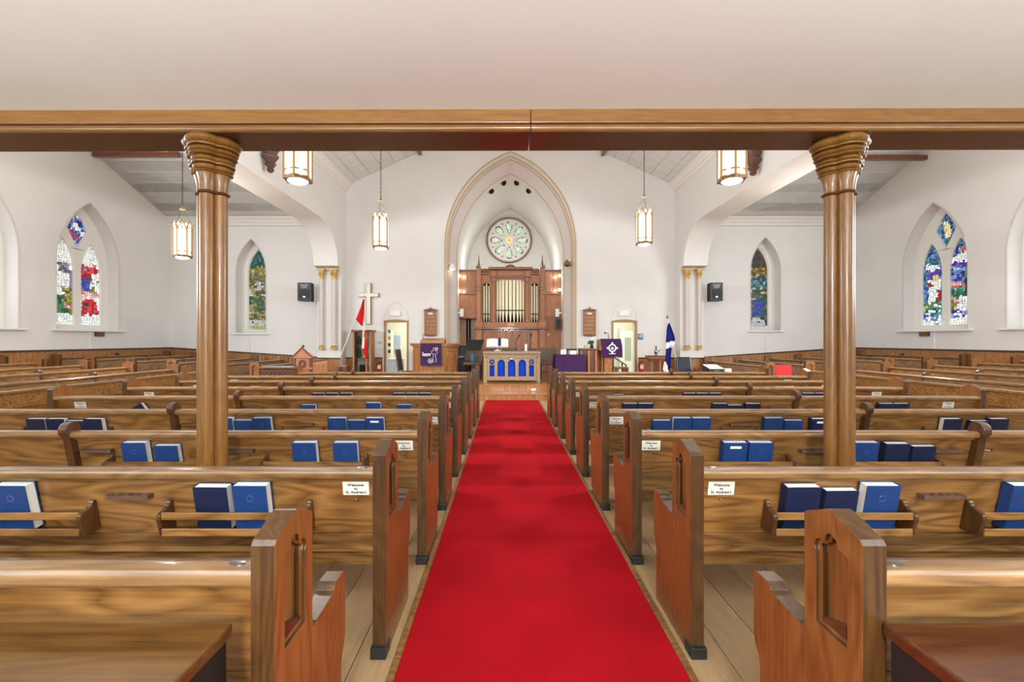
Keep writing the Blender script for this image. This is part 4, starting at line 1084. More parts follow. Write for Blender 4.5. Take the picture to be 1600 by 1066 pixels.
for x, lb in ((721.5, 'white square lamp shade on the left chancel wall below the organ wing'), (870.5, 'white square lamp shade on the right chancel wall below the organ wing')):
    D = OD-.2; sg = 1 if x < 797 else -1
    t = thing('wall_sconce', lb, 'lamp', (px(x, D), D, pz(489, D)))
    MB().box(-.06, .06, -.06, .06, -.13, .13).build('shade', M['lampglass'] if sg > 5 else M['white'], t, bevel=.01); MB().box(min(0, -sg*.14), max(0, -sg*.14), -.02, .02, -.03, .03).build('arm', M['white'], t)
def speaker(label, x0, x1, y0, y1, D, tilt=0):
    X0, X1, Z0, Z1 = rect(x0, x1, y0, y1, D); wd, ht = X1-X0, Z1-Z0
    t = thing('wall_speaker', label, 'speaker', ((X0+X1)/2, D-.2, Z0))
    MB().loft([[(-wd/2, -.16, z), (wd/2, -.16, z), (wd/2*.75, .16, z), (-wd/2*.75, .16, z)] for z in (0, ht)]).build('cabinet', M['black'], t, bevel=.02)
    MB().box(-wd/2+.05, wd/2-.05, -.168, -.158, .06, ht*.62).build('woofer_grille', M['grille'], t, bevel=.006)
    MB().plate([(-wd/2+.07, ht*.92), (-wd*.16, ht*.70), (wd*.16, ht*.70), (wd/2-.07, ht*.92)], XZ, -.166, -.158).build('horn', M['navyb'], t)
    MB().box(-.03, .03, -.172, -.166, .10, .14).build('badge', M['steel'], t)
    MB().box(-.04, .04, .15, .34, ht*.3, ht*.45).build('wall_bracket', M['black'], t)
speaker('black loudspeaker on the wall beside the left pier columns', 473, 494.5, 444, 472, 13.66)
speaker('black loudspeaker on the wall beside the right pier columns', 1101, 1121, 444, 472, 13.66)
t = thing('monitor_speaker', 'dark speaker box on the right chancel wall under the lamp shade', 'speaker', (px(871.5, 14.6), 14.6, pz(515, 14.6)))
MB().box(-.08, .1, -.1, .1, 0, .36).build('cabinet', M['carved'], t, bevel=.02); MB().box(-.06, .08, -.106, -.1, .04, .32).build('grille', M['grille'], t)
t = thing('alarm_sounder', 'small black alarm sounder on the arch soffit above the right speaker', 'alarm', (px(1099, 13.9), 13.93, pz(410, 13.9)))
MB().sphere((0, -.02, 0), .07, 12, 8, (.6, 1, 1)).build('dome', M['black'], t, smooth=True); MB().box(-.03, .03, -.02, .07, -.03, .03).build('mount', M['black'], t)

# ------------------------------------------------------------------ doors and the rooms behind them
for i, (a, b) in enumerate(DOORS):
    p = bpy.data.objects.new('door_%d' % (i+1), None); COL.objects.link(p); struct(p); p.location = ((a+b)/2, DF, 0); h = (b-a)/2
    for s in (-1, 1): MB().box(s*h-.025, s*h+.025, -.03, .1, 0, dz+.03).build('door_jamb', M['bronze'], p, bevel=.005)
    MB().plate([(-h-.025, dz-.01), (h+.025, dz-.01), (h+.025, dz+.04), (h*.5, dz+.075), (0, dz+.085), (-h*.5, dz+.075), (-h-.025, dz+.04)], XZ, -.04, .1).build('door_head', M['bronze'], p, bevel=.005)
    zt = pz(471, DF)
    MB().tube([(x, -.008, z) for x, z in arch_path(0, h+.03, dz+.05, zt, zt-dz-.05, 12)], .013, 6).build('arch_moulding', M['trimwhite'], p, smooth=True)
    MB().box(-.17, .13, -.07, -.0, pz(494, DF), pz(486, DF)).build('sign_box', M['white'], p, bevel=.012)
    # room behind
    x0, x1 = (a-1.4, b+.55) if i == 0 else (a-.5, b+1.0)
    rm = struct(MB().box(x0, x1, 16.9, 17.0, -.05, 2.9).box(x0-.1, x0, DF+.35, 17, -.05, 2.9).box(x1, x1+.1, DF+.35, 17, -.05, 2.9).box(x0, x1, DF+.35, 17, 2.8, 2.9).box(x0, x1, DF+.3, 17, -.1, 0.0).build('wall_back_room', M['room']))
    lamp('back_room_light', 'AREA', ((a+b)/2, 15.6, 2.75), 26, (1, .98, .92), 0.7)
# left room: shelves, framed notice, cabinet
def D_(y): return y
t = thing('storage_shelf', 'white shelf with green boxes seen through the left doorway', 'shelf', (px(606.5, 16.2), 16.2, 0))
for s in (-.14, .14): MB().box(s-.012, s+.012, -.15, .15, 0, 1.75).build('side', M['roomwhite'], t)
for k in range(7): MB().box(-.13, .13, -.15, .15, .2+k*.24, .22+k*.24).build('shelf_board', M['roomwhite'], t)
for k, mt in ((6, 'green'), (5, 'goldtrim'), (4, 'leaf'), (3, 'leaf')):
    o = MB().box(px(606.5, 16.2)-.07, px(606.5, 16.2)+.08, 16.08, 16.25, .221+k*.24-.24+.24, .221+k*.24+.12).build('storage_box', M[mt], bevel=.01)
    tag(o, {6: 'green box on the top shelf through the left doorway', 5: 'ochre box on the shelf through the left doorway', 4: 'upper dark green box on the shelf through the left doorway', 3: 'lower dark green box on the shelf through the left doorway'}[k], 'box')
t = thing('framed_notice', 'pale framed notice on the far wall through the left doorway', 'picture', (px(620, 16.8), 16.85, pz(545, 16.8)))
MB().box(-.16, .16, -.02, .04, -.1, .55).build('frame', M['white'], t, bevel=.01); MB().box(-.12, .12, -.026, -.02, -.05, .5).build('sheet', M['bluegrey'], t)
t = thing('low_cabinet', 'pale blue grey low cabinet inside the left doorway', 'cabinet', (px(616, 15.6), 15.6, .004))
MB().box(-.42, .3, -.2, .2, 0, .74).build('body', M['bluegrey'], t, bevel=.01); MB().box(-.44, .32, -.22, .2, .74, .77).build('worktop', M['roomwhite'], t, bevel=.005)
for k in range(3): MB().box(-.41+k*.235, -.19+k*.235, -.215, -.2, .06, .70).build('cabinet_door', M['bluegrey'], t, bevel=.006)
# right room: inner white door with a frosted light, stair rail
t = thing('inner_door', 'white inner door with frosted glass seen through the right doorway', 'door', (px(981, 16.4), 16.4, 0))
MB().plate([(-.3, 0), (.3, 0), (.3, 1.75), (-.3, 1.75)], XZ, -.02, .02, [[(-.12, .65), (.12, .65), (.12, 1.5), (-.12, 1.5)]]).build('door_leaf', M['roomwhite'], t, bevel=.006)
MB().box(-.125, .125, -.006, .006, .64, 1.51).build('frosted_pane', M['frost'], t)
for s in (-1, 1): MB().box(s*.34-.04, s*.34+.04, -.04, .04, 0, 1.85).build('door_frame', M['bluegrey'] if s > 0 else M['frost'], t, bevel=.005)
MB().sphere((-.24, -.05, .95), .03).build('door_knob', M['steel'], t, smooth=True)

# ------------------------------------------------------------------ things on the front wall
t = thing('wall_cross', 'large pale wooden cross on the front wall behind the red flag', 'cross', (px(575.8, 13.9), 13.9, pz(507, 13.9)))
X0, X1, Z0, Z1 = rect(572.3, 579.2, 442, 507, 13.9); cx = t.location[0]; c0 = t.location[2]
ar = rect(560, 591.3, 457.8, 464.2, 13.9)
MB().plate([(X0-cx, 0), (X1-cx, 0), (X1-cx, ar[2]-c0), (ar[1]-cx, ar[2]-c0), (ar[1]-cx, ar[3]-c0), (X1-cx, ar[3]-c0), (X1-cx, Z1-c0), (X0-cx, Z1-c0), (X0-cx, ar[3]-c0), (ar[0]-cx, ar[3]-c0), (ar[0]-cx, ar[2]-c0), (X0-cx, ar[2]-c0)], XZ, .02, .1).build('cross_body', M['bronze'], t, bevel=.004)
e = .014
MB().plate([(X0-cx+e, e), (X1-cx-e, e), (X1-cx-e, ar[2]-c0+e), (ar[1]-cx-e, ar[2]-c0+e), (ar[1]-cx-e, ar[3]-c0-e), (X1-cx-e, ar[3]-c0-e), (X1-cx-e, Z1-c0-e), (X0-cx+e, Z1-c0-e), (X0-cx+e, ar[3]-c0-e), (ar[0]-cx+e, ar[3]-c0-e), (ar[0]-cx+e, ar[2]-c0+e), (X0-cx+e, ar[2]-c0+e)], XZ, .0, .03).build('pale_face', M['card'], t, bevel=.004)
def hymn_board(label, x0, x1, y0, y1):
    D = 13.93; X0, X1, Z0, Z1 = rect(x0, x1, y0, y1, D); w2 = (X1-X0)/2
    t = thing('hymn_board', label, 'hymn board', ((X0+X1)/2, D, Z0), 0, 'wooden hymn boards beside the chancel arch'); h = Z1-Z0
    MB().box(-w2+.02, w2-.02, -.0, .05, .03, h-.06).build('back_board', M['wain'], t)
    for s in (-1, 1): MB().box(s*(w2-.015)-.015, s*(w2-.015)+.015, -.02, .05, .03, h-.06).build('side_stile', M['organ'], t, bevel=.004)
    n = 6; s = (h-.13)/n
    for i in range(n+1): MB().box(-w2+.03, w2-.03, -.018, 0, .04+i*s-.007, .04+i*s+.007).build('number_rail', M['organ_dark'], t)
    MB().plate([(-w2-.02, h-.07), (w2+.02, h-.07), (w2+.02, h-.045), (0, h), (-w2-.02, h-.045)], XZ, -.04, .05).build('pediment', M['organ_dark'], t, bevel=.006)
    MB().plate([(-w2, .04), (-w2*.9, -.01), (-w2*.5, .02), (-w2*.25, -.02), (0, .015), (w2*.25, -.02), (w2*.5, .02), (w2*.9, -.01), (w2, .04)], XZ, -.02, .04).build('scrolled_apron', M['organ_dark'], t)
    MB().sphere((0, .0, h+.02), .03, 10, 8, (.6, .6, 1)).build('finial', M['organ_dark'], t, smooth=True)
    MB().box(-.07, .07, -.022, -.0, .04+(n-1)*s+.02, .04+(n-1)*s+.075).build('title_card', M['card'], t)
hymn_board('wooden hymn board on the wall above the pulpit with the purple cross cloth', 663, 682.5, 482, 525)
hymn_board('wooden hymn board on the wall above the curved lectern', 911.5, 931, 482, 525)
def wall_plate(name, label, cat, x, y, w_, h_, mat, D=13.97):
    t = thing(name, label, cat, (px(x, D), D, pz(y, D))); MB().box(-w_/2, w_/2, -.02, .03, -h_/2, h_/2).build('plate', M[mat], t, bevel=.004); return t
t = wall_plate('wall_sign', 'small blue and white sign on the wall right of the right doorway', 'sign', 1001, 526, .13, .18, 'teal')
MB().box(-.045, .045, -.024, -.02, -.02, .06).build('white_symbol', M['white'], t); MB().box(-.03, .03, -.028, -.024, .0, .04).build('inner_symbol', M['teal'], t)
t = wall_plate('light_switch', 'small beige switch plate on the wall left of the left doorway', 'switch', 593.5, 535, .09, .06, 'goldtrim'); MB().box(-.02, .02, -.028, -.02, -.012, .012).build('toggle', M['white'], t)
def extinguisher(label, x, y0, y1, D):
    X = px(x, D); Z0, Z1 = pz(y1, D), pz(y0, D); h = Z1-Z0
    t = thing('fire_extinguisher', label, 'fire extinguisher', (X, D, Z0))
    MB().lathe([(.05, 0), (.07, .02), (.07, h*.72), (.05, h*.82), (.022, h*.86), (.022, h*.93)], n=16).build('cylinder', M['red'], t, smooth=True)
    MB().box(-.05, .05, -.074, -.04, h*.3, h*.68).build('paper_label', M['white'], t, bevel=.01)
    MB().box(-.02, .07, -.02, .02, h*.92, h).build('valve_handle', M['black'], t, bevel=.006); MB().tube([(0, 0, h*.93), (-.07, 0, h*.9), (-.085, 0, h*.6), (-.08, 0, h*.4)], .01, 6).build('hose', M['black'], t, smooth=True)
    MB().box(-.03, .03, .06, .16, h*.5, h*.6).build('wall_hook', M['steel'], t)
extinguisher('red fire extinguisher on the panelling left of the left doorway', 593, 565.5, 581, 13.85)
extinguisher('red fire extinguisher on the panelling right of the right doorway', 1002, 565, 581, 13.85)
for lb, X, Y, sx, sg in (('left wall', XL, 11.3, 141, 1), ('right wall', XR, 11.27, 1452.5, -1)):
    t = thing('cable_conduit', 'white conduit running down the %s below the pointed window' % lb, 'conduit', (X+sg*.012, Y, 1.17))
    MB().tube([(0, 0, 0), (0, 0, .44)], .012, 6).build('pipe', M['white'], t); MB().box(-.012, .02, -.05, .05, .4, .43).build('clip', M['white'], t)
    t = thing('wall_vent', 'small dark vent box on the %s under the window sill' % lb, 'vent', (X+sg*.03, Y+.25, pz(522, 11.5)))
    MB().box(-.03, .03, -.12, .12, -.06, .07).build('box', M['carved'], t, bevel=.006)
    for k in range(3): MB().box(min(0, sg*.034), max(0, sg*.034), -.1, .1, -.04+k*.035, -.03+k*.035).build('louvre', M['bronze'], t)
for lb, x in (('left', 391), ('right', 1196)):
    t = thing('cable_conduit', 'thin white conduit below the narrow %s window of the front wall' % lb, 'conduit', (px(x, 13.98), 13.985, wtop(px(x, 14))+.02))
    MB().tube([(0, 0, 0), (0, 0, .52)], .009, 6).build('pipe', M['trimwhite'], t); MB().box(-.05, .05, -.01, .014, .5, .52).build('clip', M['trimwhite'], t)

# ------------------------------------------------------------------ furniture of the chancel
ZS = .3125
def pulpit():
    D = 12.3
    t = thing('pulpit', 'oak pulpit with canted sides and a purple cloth, left of the communion table', 'pulpit', (px(676, D), D, ZS))
    cx = px(676, D)
    f0, f1 = px(658, D)-cx, px(695, D)-cx; s0, s1 = px(643, D)-cx, px(712, D)-cx; zt = pz(543, D)-ZS
    plan = [(f0, 0), (f1, 0), (s1, .28), (s1, .75), (s0, .75), (s0, .28)]
    def off(pl, e): c = (sum(p[0] for p in pl)/6, sum(p[1] for p in pl)/6); return [(c[0]+(p[0]-c[0])*(1+e), c[1]+(p[1]-c[1])*(1+e)) for p in pl]
    P = lambda pl, z0, z1: MB().plate(pl, XY, z0, z1)
    P(plan, .12, zt).build('body', M['wain'], t, bevel=.004); P(off(plan, .06), 0, .12).build('plinth', M['wain'], t, bevel=.01)
    P(off(plan, .06), zt-.01, zt+.03).build('cornice', M['wain'], t, bevel=.01); P(off(plan, .15), zt+.03, zt+.08).build('cornice', M['stage'], t, bevel=.015); P(off(plan, .2), zt+.08, zt+.11).build('top_ledge', M['stage'], t, bevel=.01)
    for x in (f0+.02, f1-.02, (f0+f1)/2): MB().box(x-.022, x+.022, -.022, 0, .14, zt-.03).build('pilaster', M['wain'], t, bevel=.005)
    for (ax, ay), (bx, by) in (((f0, 0), (s0, .28)), ((f1, 0), (s1, .28))):
        A = Vector((ax, ay, 0)); B = Vector((bx, by, 0)); u = (B-A).normalized(); nn = Vector((u.y, -u.x, 0));
        if nn.y > 0: nn = -nn
        def pb(f, hw, z0, z1, th): 
            c = A+(B-A)*f; m = MB(); q = [c-u*hw, c+u*hw, c+u*hw+nn*th, c-u*hw+nn*th]; return m.loft([[(p.x, p.y, z) for p in q] for z in (z0, z1)])
        pb(.5, .09, .2, zt-.14, .02).build('canted_panel', M['stage'], t, bevel=.006); pb(.5, .045, zt-.12, zt-.05, .03).build('carved_block', M['stage'], t, bevel=.008)
        pb(.93, .025, .14, zt-.03, .025).build('pilaster', M['wain'], t, bevel=.005)
    r0, r1 = px(657, D)-cx, px(695, D)-cx
    MB().loft([[(r0, -.10, zt+.11), (r1, -.10, zt+.11), (r1, .3, zt+.11), (r0, .3, zt+.11)], [(r0, -.10, zt+.17), (r1, -.10, zt+.17), (r1, .3, zt+.26), (r0, .3, zt+.26)]]).build('book_rest', M['stage'], t, bevel=.01)
    MB().tube([(r0+.05, .1, zt+.2), (r0+.05, .08, zt+.33), (r0+.09, .02, zt+.36), (r0+.16, -.02, zt+.345)], .008, 6).build('gooseneck_microphone', M['black'], t, smooth=True)
    # cloth
    c = thing('pulpit_cloth', 'purple pulpit cloth with white lettering and a white outlined cross', 'cloth', (px(674.7, D), D-.13, pz(571, D)))
    w2 = (px(691, D)-px(658.5, D))/2; h = pz(537.5, D)-pz(571, D)
    rings = []
    n = 16
    for k, z in enumerate([0, .1, .2, .3, .4, .5, h]):
        row = [(-w2+2*w2*i/n, -.03+.006*math.sin(i*1.3+k*.4)*(1-z/h), z) for i in range(n+1)]+[(w2-2*w2*i/n, -.022+.006*math.sin((n-i)*1.3+k*.4)*(1-z/h), z) for i in range(n+1)]
        rings.append(row)
    MB().loft(rings).build('cloth', M['purple'], c, smooth=True)
    MB().box(-w2, w2, -.03, .015, h-.004, h+.006).build('top_fold', M['purple'], c)
    text_mesh('Iesv', .15, M['silver'], c, (-.115, -.042, h*.52), (PI/2, 0, 0), ext=.003)
    def outline(pts, r=.008): return MB().tube([(x, -.043, z) for x, z in pts], r, 5, closed=True)
    cr = [(.06,.10),(.15,.10),(.125,.33),(.175,.33),(.175,.40),(.125,.40),(.125,.48),(.07,.48),(.07,.40),(.02,.40),(.02,.33),(.07,.33)]
    outline(cr).build('cross_outline', M['silver'], c)
    m = MB(); m.v = []
    for cxx, czz, r in ((.15,.46,.035),(.175,.45,.02),(.0,.15,.04),(-.05,.13,.035),(.03,.11,.03),(-.02,.09,.028)): m.tube([(x, -.043, z) for x, z in circ(r, 12, cxx, czz)], .006, 4, closed=True)
    m.build('grape_emblem', M['silver'], c)
pulpit()
def lectern():
    D = 12.3
    t = thing('curved_lectern', 'dark oak lectern with curved panelled body right of the communion table', 'lectern', (px(926, D), D, ZS)); cx = px(926, D)
    x0, x1 = px(908, D)-cx, px(944, D)-cx; zt = pz(547, D)-ZS
    R = .5; pts = []
    n = 10
    pl = [(x0+(x1-x0)*i/n, .06-.16*math.sin(PI*i/n)) for i in range(n+1)]+[(x1, .5), (x0, .5)]
    MB().plate(pl, XY, 0, zt).build('body', M['rowan'], t, smooth=True)
    for i in range(n):
        if i % 3 == 0 or i == n-1:
            a = pl[i]; MB().box(a[0]-.02, a[0]+.035, a[1]-.03, a[1]+.02, .02, zt-.02).build('stile', M['organ'], t, bevel=.006)
    MB().plate([(p[0]*1.06, p[1]-.04 if p[1] < .3 else p[1]) for p in pl], XY, zt, zt+.04).build('top_ledge', M['organ_dark'], t, bevel=.008)
    # reading desk on a post
    a, b = px(943, D)-cx, px(955, D)-cx
    MB().box(a, b, -.1, .1, 0, pz(556, D)-ZS).build('post', M['wain'], t, bevel=.008)
    d0, d1 = px(935, D)-cx, px(969, D)-cx; zd = pz(545, D)-ZS; zu = pz(530, D)-ZS
    MB().loft([[(d0, -.14, zd-.05), (d1, -.14, zd-.05), (d1, .24, zd-.05), (d0, .24, zd-.05)], [(d0, -.14, zd+.05), (d1, -.14, zd+.05), (d1, .24, zu), (d0, .24, zu)]]).build('reading_desk', M['organ'], t, bevel=.01)
    MB().tube([(px(952, D)-cx, .1, zu-.1), (px(952, D)-cx, .08, zu+.1), (px(950, D)-cx, .04, zu+.16), (px(946, D)-cx, 0, zu+.17)], .008, 6).build('gooseneck_microphone', M['black'], t, smooth=True)
    MB().sphere((px(945.6, D)-cx, 0, zu+.168), .022, 8, 6, (1.5, 1, 1)).build('microphone_head', M['black'], t, smooth=True)
    c = thing('lectern_cloth', 'purple lectern cloth with a white ring emblem, right of the chancel arch', 'cloth', (px(954, D), D-.16, pz(558, D)))
    w2 = (px(970, D)-px(938.5, D))/2; h = pz(529.5, D)-pz(558, D); n = 16; rings = []
    for k in range(6):
        z = h*k/5; yy = .18*max(0, (z/h-.55)/.45)
        rings.append([(-w2+2*w2*i/n, -.03+yy+.008*math.sin(i*1.1)*(1-z/h), z-.012*math.cos(i*.8)*(k == 0)) for i in range(n+1)]+[(w2-2*w2*i/n, -.02+yy+.008*math.sin((n-i)*1.1)*(1-z/h), z-.012*math.cos((n-i)*.8)*(k == 0)) for i in range(n+1)])
    MB().loft(rings).build('cloth', M['purple'], c, smooth=True)
    m = MB(); zc_ = h*.5
    m.plate(circ(.11, 28, 0, zc_), XZ, -.046, -.040, [circ(.075, 24, 0, zc_)]); m.build('ring_emblem', M['silver'], c)
    m = MB()
    for i in range(4):
        aa = i*PI/2; ux, uz = math.cos(aa), math.sin(aa); m.plate([(ux*.105-uz*.02, zc_+uz*.105+ux*.02), (ux*.105+uz*.02, zc_+uz*.105-ux*.02), (ux*.15+uz*.03, zc_+uz*.15-ux*.03), (ux*.15-uz*.03, zc_+uz*.15+ux*.03)], XZ, -.046, -.038)
    m.build('ring_points', M['silver'], c)
    m = MB(); m.plate([(-.05, zc_-.03), (-.02, zc_-.045), (.05, zc_-.03), (.03, zc_+.01), (.0, zc_+.035), (-.03, zc_+.01)], XZ, -.044, -.038); m.build('dove_emblem', M['silver'], c)
    m = MB().box(-.09, .09, -.043, -.036, h*.17, h*.21); m.build('motto_band', M['silver'], c)
    f = thing('flower_vase', 'small vase with white blossoms and dark leaves on the lectern ledge', 'vase', (px(926, D), D+.14, ZS+zt+.042))
    MB().lathe([(.04, 0), (.055, .05), (.035, .1), (.045, .13)], n=12).build('vase', M['black'], f, smooth=True)
    m = MB(); rnd = random.Random(3)
    for i in range(12): m.sphere((rnd.uniform(-.08, .06), rnd.uniform(-.04, .04), rnd.uniform(.12, .2)), .03, 6, 4)
    m.build('leaves', M['leaf'], f, smooth=True)
    m = MB()
    for i in range(9): m.sphere((rnd.uniform(-.1, .1), rnd.uniform(-.05, .04), rnd.uniform(.18, .3)), .026, 6, 4)
    m.build('blossoms', M['white'], f, smooth=True)
    o = MB().box(px(916.5, D)-.045, px(916.5, D)+.045, D+.05, D+.15, ZS+zt+.041, ZS+zt+.13).build('small_box', M['goldtrim'], bevel=.006); tag(o, 'small tan box on the lectern ledge beside the flowers', 'box')
lectern()
def altar():
    D = 11.5; cx = px(799.5, D)
    t = thing('communion_table', 'pale carved communion table with blue cloth arches on the chancel steps', 'table', (cx, D, ZS)); Q = lambda x: px(x, D)-cx; Z = lambda y: pz(y, D)-ZS
    MB().box(Q(754.5), Q(844.5), -.05, .62, Z(553.5), Z(549)).build('table_top', M['altar'], t, bevel=.012)
    MB().box(Q(757), Q(842), 0, .56, Z(561), Z(553.5)).build('frieze', M['altar'], t, bevel=.006)
    MB().box(Q(758), Q(841), -.012, .0, Z(559), Z(557.5)).build('frieze_bead', M['altar'], t)
    for x0, x1 in ((755.5, 761), (838.5, 844)):
        for y in (-.012, .5): MB().box(Q(x0), Q(x1), y, y+.08, 0, Z(553.5)).build('leg', M['altar'], t, bevel=.008)
    hol = []; cl = []
    for x0, x1 in ((765, 772.7), (777.3, 789), (793.8, 805.4), (810.3, 822), (826.7, 834.4)):
        hw = (Q(x1)-Q(x0))/2; c = (Q(x0)+Q(x1))/2; zb, zt = Z(588.5), Z(562)
        if x1-x0 > 9: hol.append(arch(c, hw, zb, zt, hw*1.1, 8))
        else:
            hol.append([(c-hw, zb), (c+hw, zb), (c+hw, Z(571)), (c-hw, Z(571))]); hol.append([(c-hw, Z(569.8)), (c+hw, Z(569.8)), (c+hw, zt), (c-hw, zt)])
        cl.append((c, hw, zb, zt))
    MB().plate([(Q(760), Z(594.5)), (Q(839.5), Z(594.5)), (Q(839.5), Z(559.5)), (Q(760), Z(559.5))], XZ, .01, .04, hol).build('arcaded_front', M['altar'], t, bevel=.006, seg=1)
    for c, hw, zb, zt in cl:
        n = 12; MB().loft([[(c-hw-.01+(2*hw+.02)*i/n, .06+.008*math.sin(i*1.9), z) for i in range(n+1)]+[(c+hw+.01-(2*hw+.02)*i/n, .07+.008*math.sin((n-i)*1.9), z) for i in range(n+1)] for z in (zb-.02, zt+.02)]).build('blue_cloth', M['blue'], t, smooth=True)
    m = MB()
    for c, hw, zb, zt in (cl[0], cl[-1]):
        for s in (-1, 1):
            m.tube([(c-s*hw, .025, Z(569.5)), (c+s*hw, .025, zt)], .008, 5)
    m.build('tracery', M['altar'], t)
    MB().box(Q(797.5), Q(801), -.02, .01, Z(561.5), Z(559.8)).build('white_plaque', M['white'], t, bevel=.004)
    MB().box(Q(760), Q(839.5), .45, .48, Z(590), Z(560)).build('back_panel', M['altar'], t)
    # open bible on a stand
    b = thing('open_bible', 'open book with a dark ribbon on a small stand on the communion table', 'book', (px(777, D), D+.25, pz(549, D)+.001)); bw_ = px(794.5, D)-px(760, D)
    MB().lathe([(.09, 0), (.07, .02), (.02, .04), (.02, .09), (.05, .11)], n=12).build('stand_foot', M['white'], b, smooth=True)
    R = Matrix.Rotation(math.radians(38), 3, 'X'); 
    for s in (-1, 1):
        m = MB(); n = 6
        top = [(s*bw_/2*i/n, 0, .012+.035*math.sin(PI*min(1, .15+.85*i/n))*(1-.3*i/n)) for i in range(n+1)]
        rings = [[(x, y, z) for x, _, z in top]+[(x, y, -.01) for x, _, z in reversed(top)] for y in (-.16, .16)]
        m.loft(rings); m.v = [tuple(R @ Vector(p)+Vector((0, 0, .2))) for p in m.v]; m.build('page_block', M['pages'], b, smooth=True)
    m = MB().box(-bw_/2-.01, bw_/2+.01, -.17, .17, -.02, -.01); m.v = [tuple(R @ Vector(p)+Vector((0, 0, .2))) for p in m.v]; m.build('cover', M['organ_dark'], b)
    m = MB().box(.02, .09, -.165, .165, .046, .052); m.v = [tuple(R @ Vector(p)+Vector((0, 0, .2))) for p in m.v]; m.build('ribbon', M['flagblue'], b)
    c = thing('pillar_candle', 'thick white candle standing on the communion table', 'candle', (px(822.3, D), D+.2, pz(549, D)+.001))
    MB().lathe([(.03, 0), (.03, .175), (.026, .18)], n=16).build('wax', M['white'], c, smooth=True); MB().tube([(0, 0, .178), (0, 0, .195)], .003, 5).build('wick', M['black'], c)
    c = thing('small_cup', 'small dark cup beside the candle on the communion table', 'cup', (px(817, D), D+.3, pz(549, D)+.001))
    MB().lathe([(.025, 0), (.01, .015), (.01, .04), (.03, .06), (.032, .09)], n=12).build('cup', M['bronze'], c, smooth=True)
altar()
def px2(X, D): return 790+X*F/D
def upholstered_chair(label, x, D, w_, rz=0, zs=ZS, ytop=545, grp='taupe upholstered chairs in the chancel', mat='uphol', facing=1):
    zt = pz(ytop, D)-zs
    t = thing('upholstered_chair', label, 'chair', (px(x, D), D, zs), rz, grp)
    MB().box(-w_/2, w_/2, -.02, .46, .40, .48).build('seat', M[mat], t, bevel=.03)
    MB().loft([[(-w_/2, .44, .50), (w_/2, .44, .50), (w_/2, .50, .50), (-w_/2, .50, .50)], [(-w_/2*.95, .53, zt), (w_/2*.95, .53, zt), (w_/2*.95, .59, zt), (-w_/2*.95, .59, zt)]]).build('backrest', M[mat], t, bevel=.025)
    for sx in (-1, 1):
        MB().tube([(sx*(w_/2-.03), .03, 0), (sx*(w_/2-.03), .03, .40)], .013, 6).build('leg', M['black'], t)
        MB().tube([(sx*(w_/2-.03), .52, 0), (sx*(w_/2-.03), .46, .42), (sx*(w_/2-.03), .52, .7)], .013, 6).build('leg', M['black'], t)
    MB().tube([(-w_/2+.03, .03, .2), (w_/2-.03, .03, .2)], .01, 6).build('stretcher', M['black'], t)
    return t
upholstered_chair('taupe upholstered chair with a blue book on its seat, behind the music stand', 738, 12.45, .5)
upholstered_chair('taupe upholstered chair behind the left end of the communion table', 768, 13.3, .5)
upholstered_chair('taupe upholstered chair behind the middle of the communion table', 797, 13.3, .5)
upholstered_chair('taupe upholstered chair behind the candle on the communion table', 828, 13.3, .5)
upholstered_chair('wide taupe upholstered chair right of the communion table', 859, 12.7, .54, ytop=544)
upholstered_chair('taupe upholstered chair seen side on, between left doorway and pulpit', px2(-2.68, 13.4), 13.4, .46, PI/2*.96, 0.0, 546)
o = MB().box(-.07, .07, -.01, .01, 0, .21).build('blue_folder', M['teal'], loc=(px(739, 12.8), 12.83, ZS+.485), bevel=.004); o.rotation_euler = (math.radians(-6), 0, 0); tag(o, 'blue folder propped on the taupe chair behind the music stand', 'folder')
t = thing('music_stand', 'black music stand with tilted desk between pulpit and communion table', 'music stand', (px(741, 12.1), 12.1, ZS))
zd = pz(539, 12.1)-ZS; R = Matrix.Rotation(math.radians(58), 3, 'X') @ Matrix.Rotation(math.radians(0), 3, 'Y')
m = MB().box(-.22, .22, -.16, .16, -.006, .006); m.v = [tuple(R @ Vector(p)+Vector((0, 0, zd))) for p in m.v]; m.v = [(x+.10*(z-zd)*3, y, z+.0*x) for x, y, z in m.v]; m.build('desk', M['black'], t)
MB().tube([(-.26, -.1, zd-.14), (.17, -.1, zd-.14)], .012, 6).build('lip', M['black'], t)
MB().tube([(0, 0, .06), (0, 0, zd)], .011, 8).build('pole', M['iron'], t)
for a in (0.4, 2.5, 4.6): MB().tube([(0, 0, .1), (.22*math.cos(a), .22*math.sin(a), .008)], .01, 6).build('leg', M['black'], t)
MB().tube([(-.0, .02, zd+.1), (.02, .0, zd+.2), (-.03, -.02, zd+.22), (-.1, -.03, zd+.235)], .007, 6).build('reading_lamp', M['organ_dark'], t, smooth=True)
for x, y0, lb in ((806.5, 526, 'microphone stand with angled boom behind the communion table'), (829.5, 521, 'tall straight microphone stand behind the candle')):
    D = 12.75; t = thing('microphone_stand', lb, 'microphone stand', (px(x, D), D, ZS)); zt = pz(y0, D)-ZS
    MB().lathe([(.13, 0), (.13, .02), (.02, .03)], n=16).build('base', M['black'], t); MB().tube([(0, 0, .03), (0, 0, zt-.1)], .01, 8).build('pole', M['black'], t)
    if x < 820: MB().tube([(0, 0, zt-.12), (.07, -.04, zt)], .009, 6).build('boom', M['black'], t); MB().tube([(.07, -.04, zt), (.1, -.06, zt+.04)], [.014, .024], 8).build('microphone', M['grille'], t)
    else: MB().tube([(0, 0, zt-.1), (0, -.02, zt)], [.016, .03], 8).build('microphone', M['grille'], t)
t = thing('upright_piano', 'black upright piano behind the pulpit, beside the chancel arch', 'piano', (px(708, 13.3), 13.3, ZS)); 
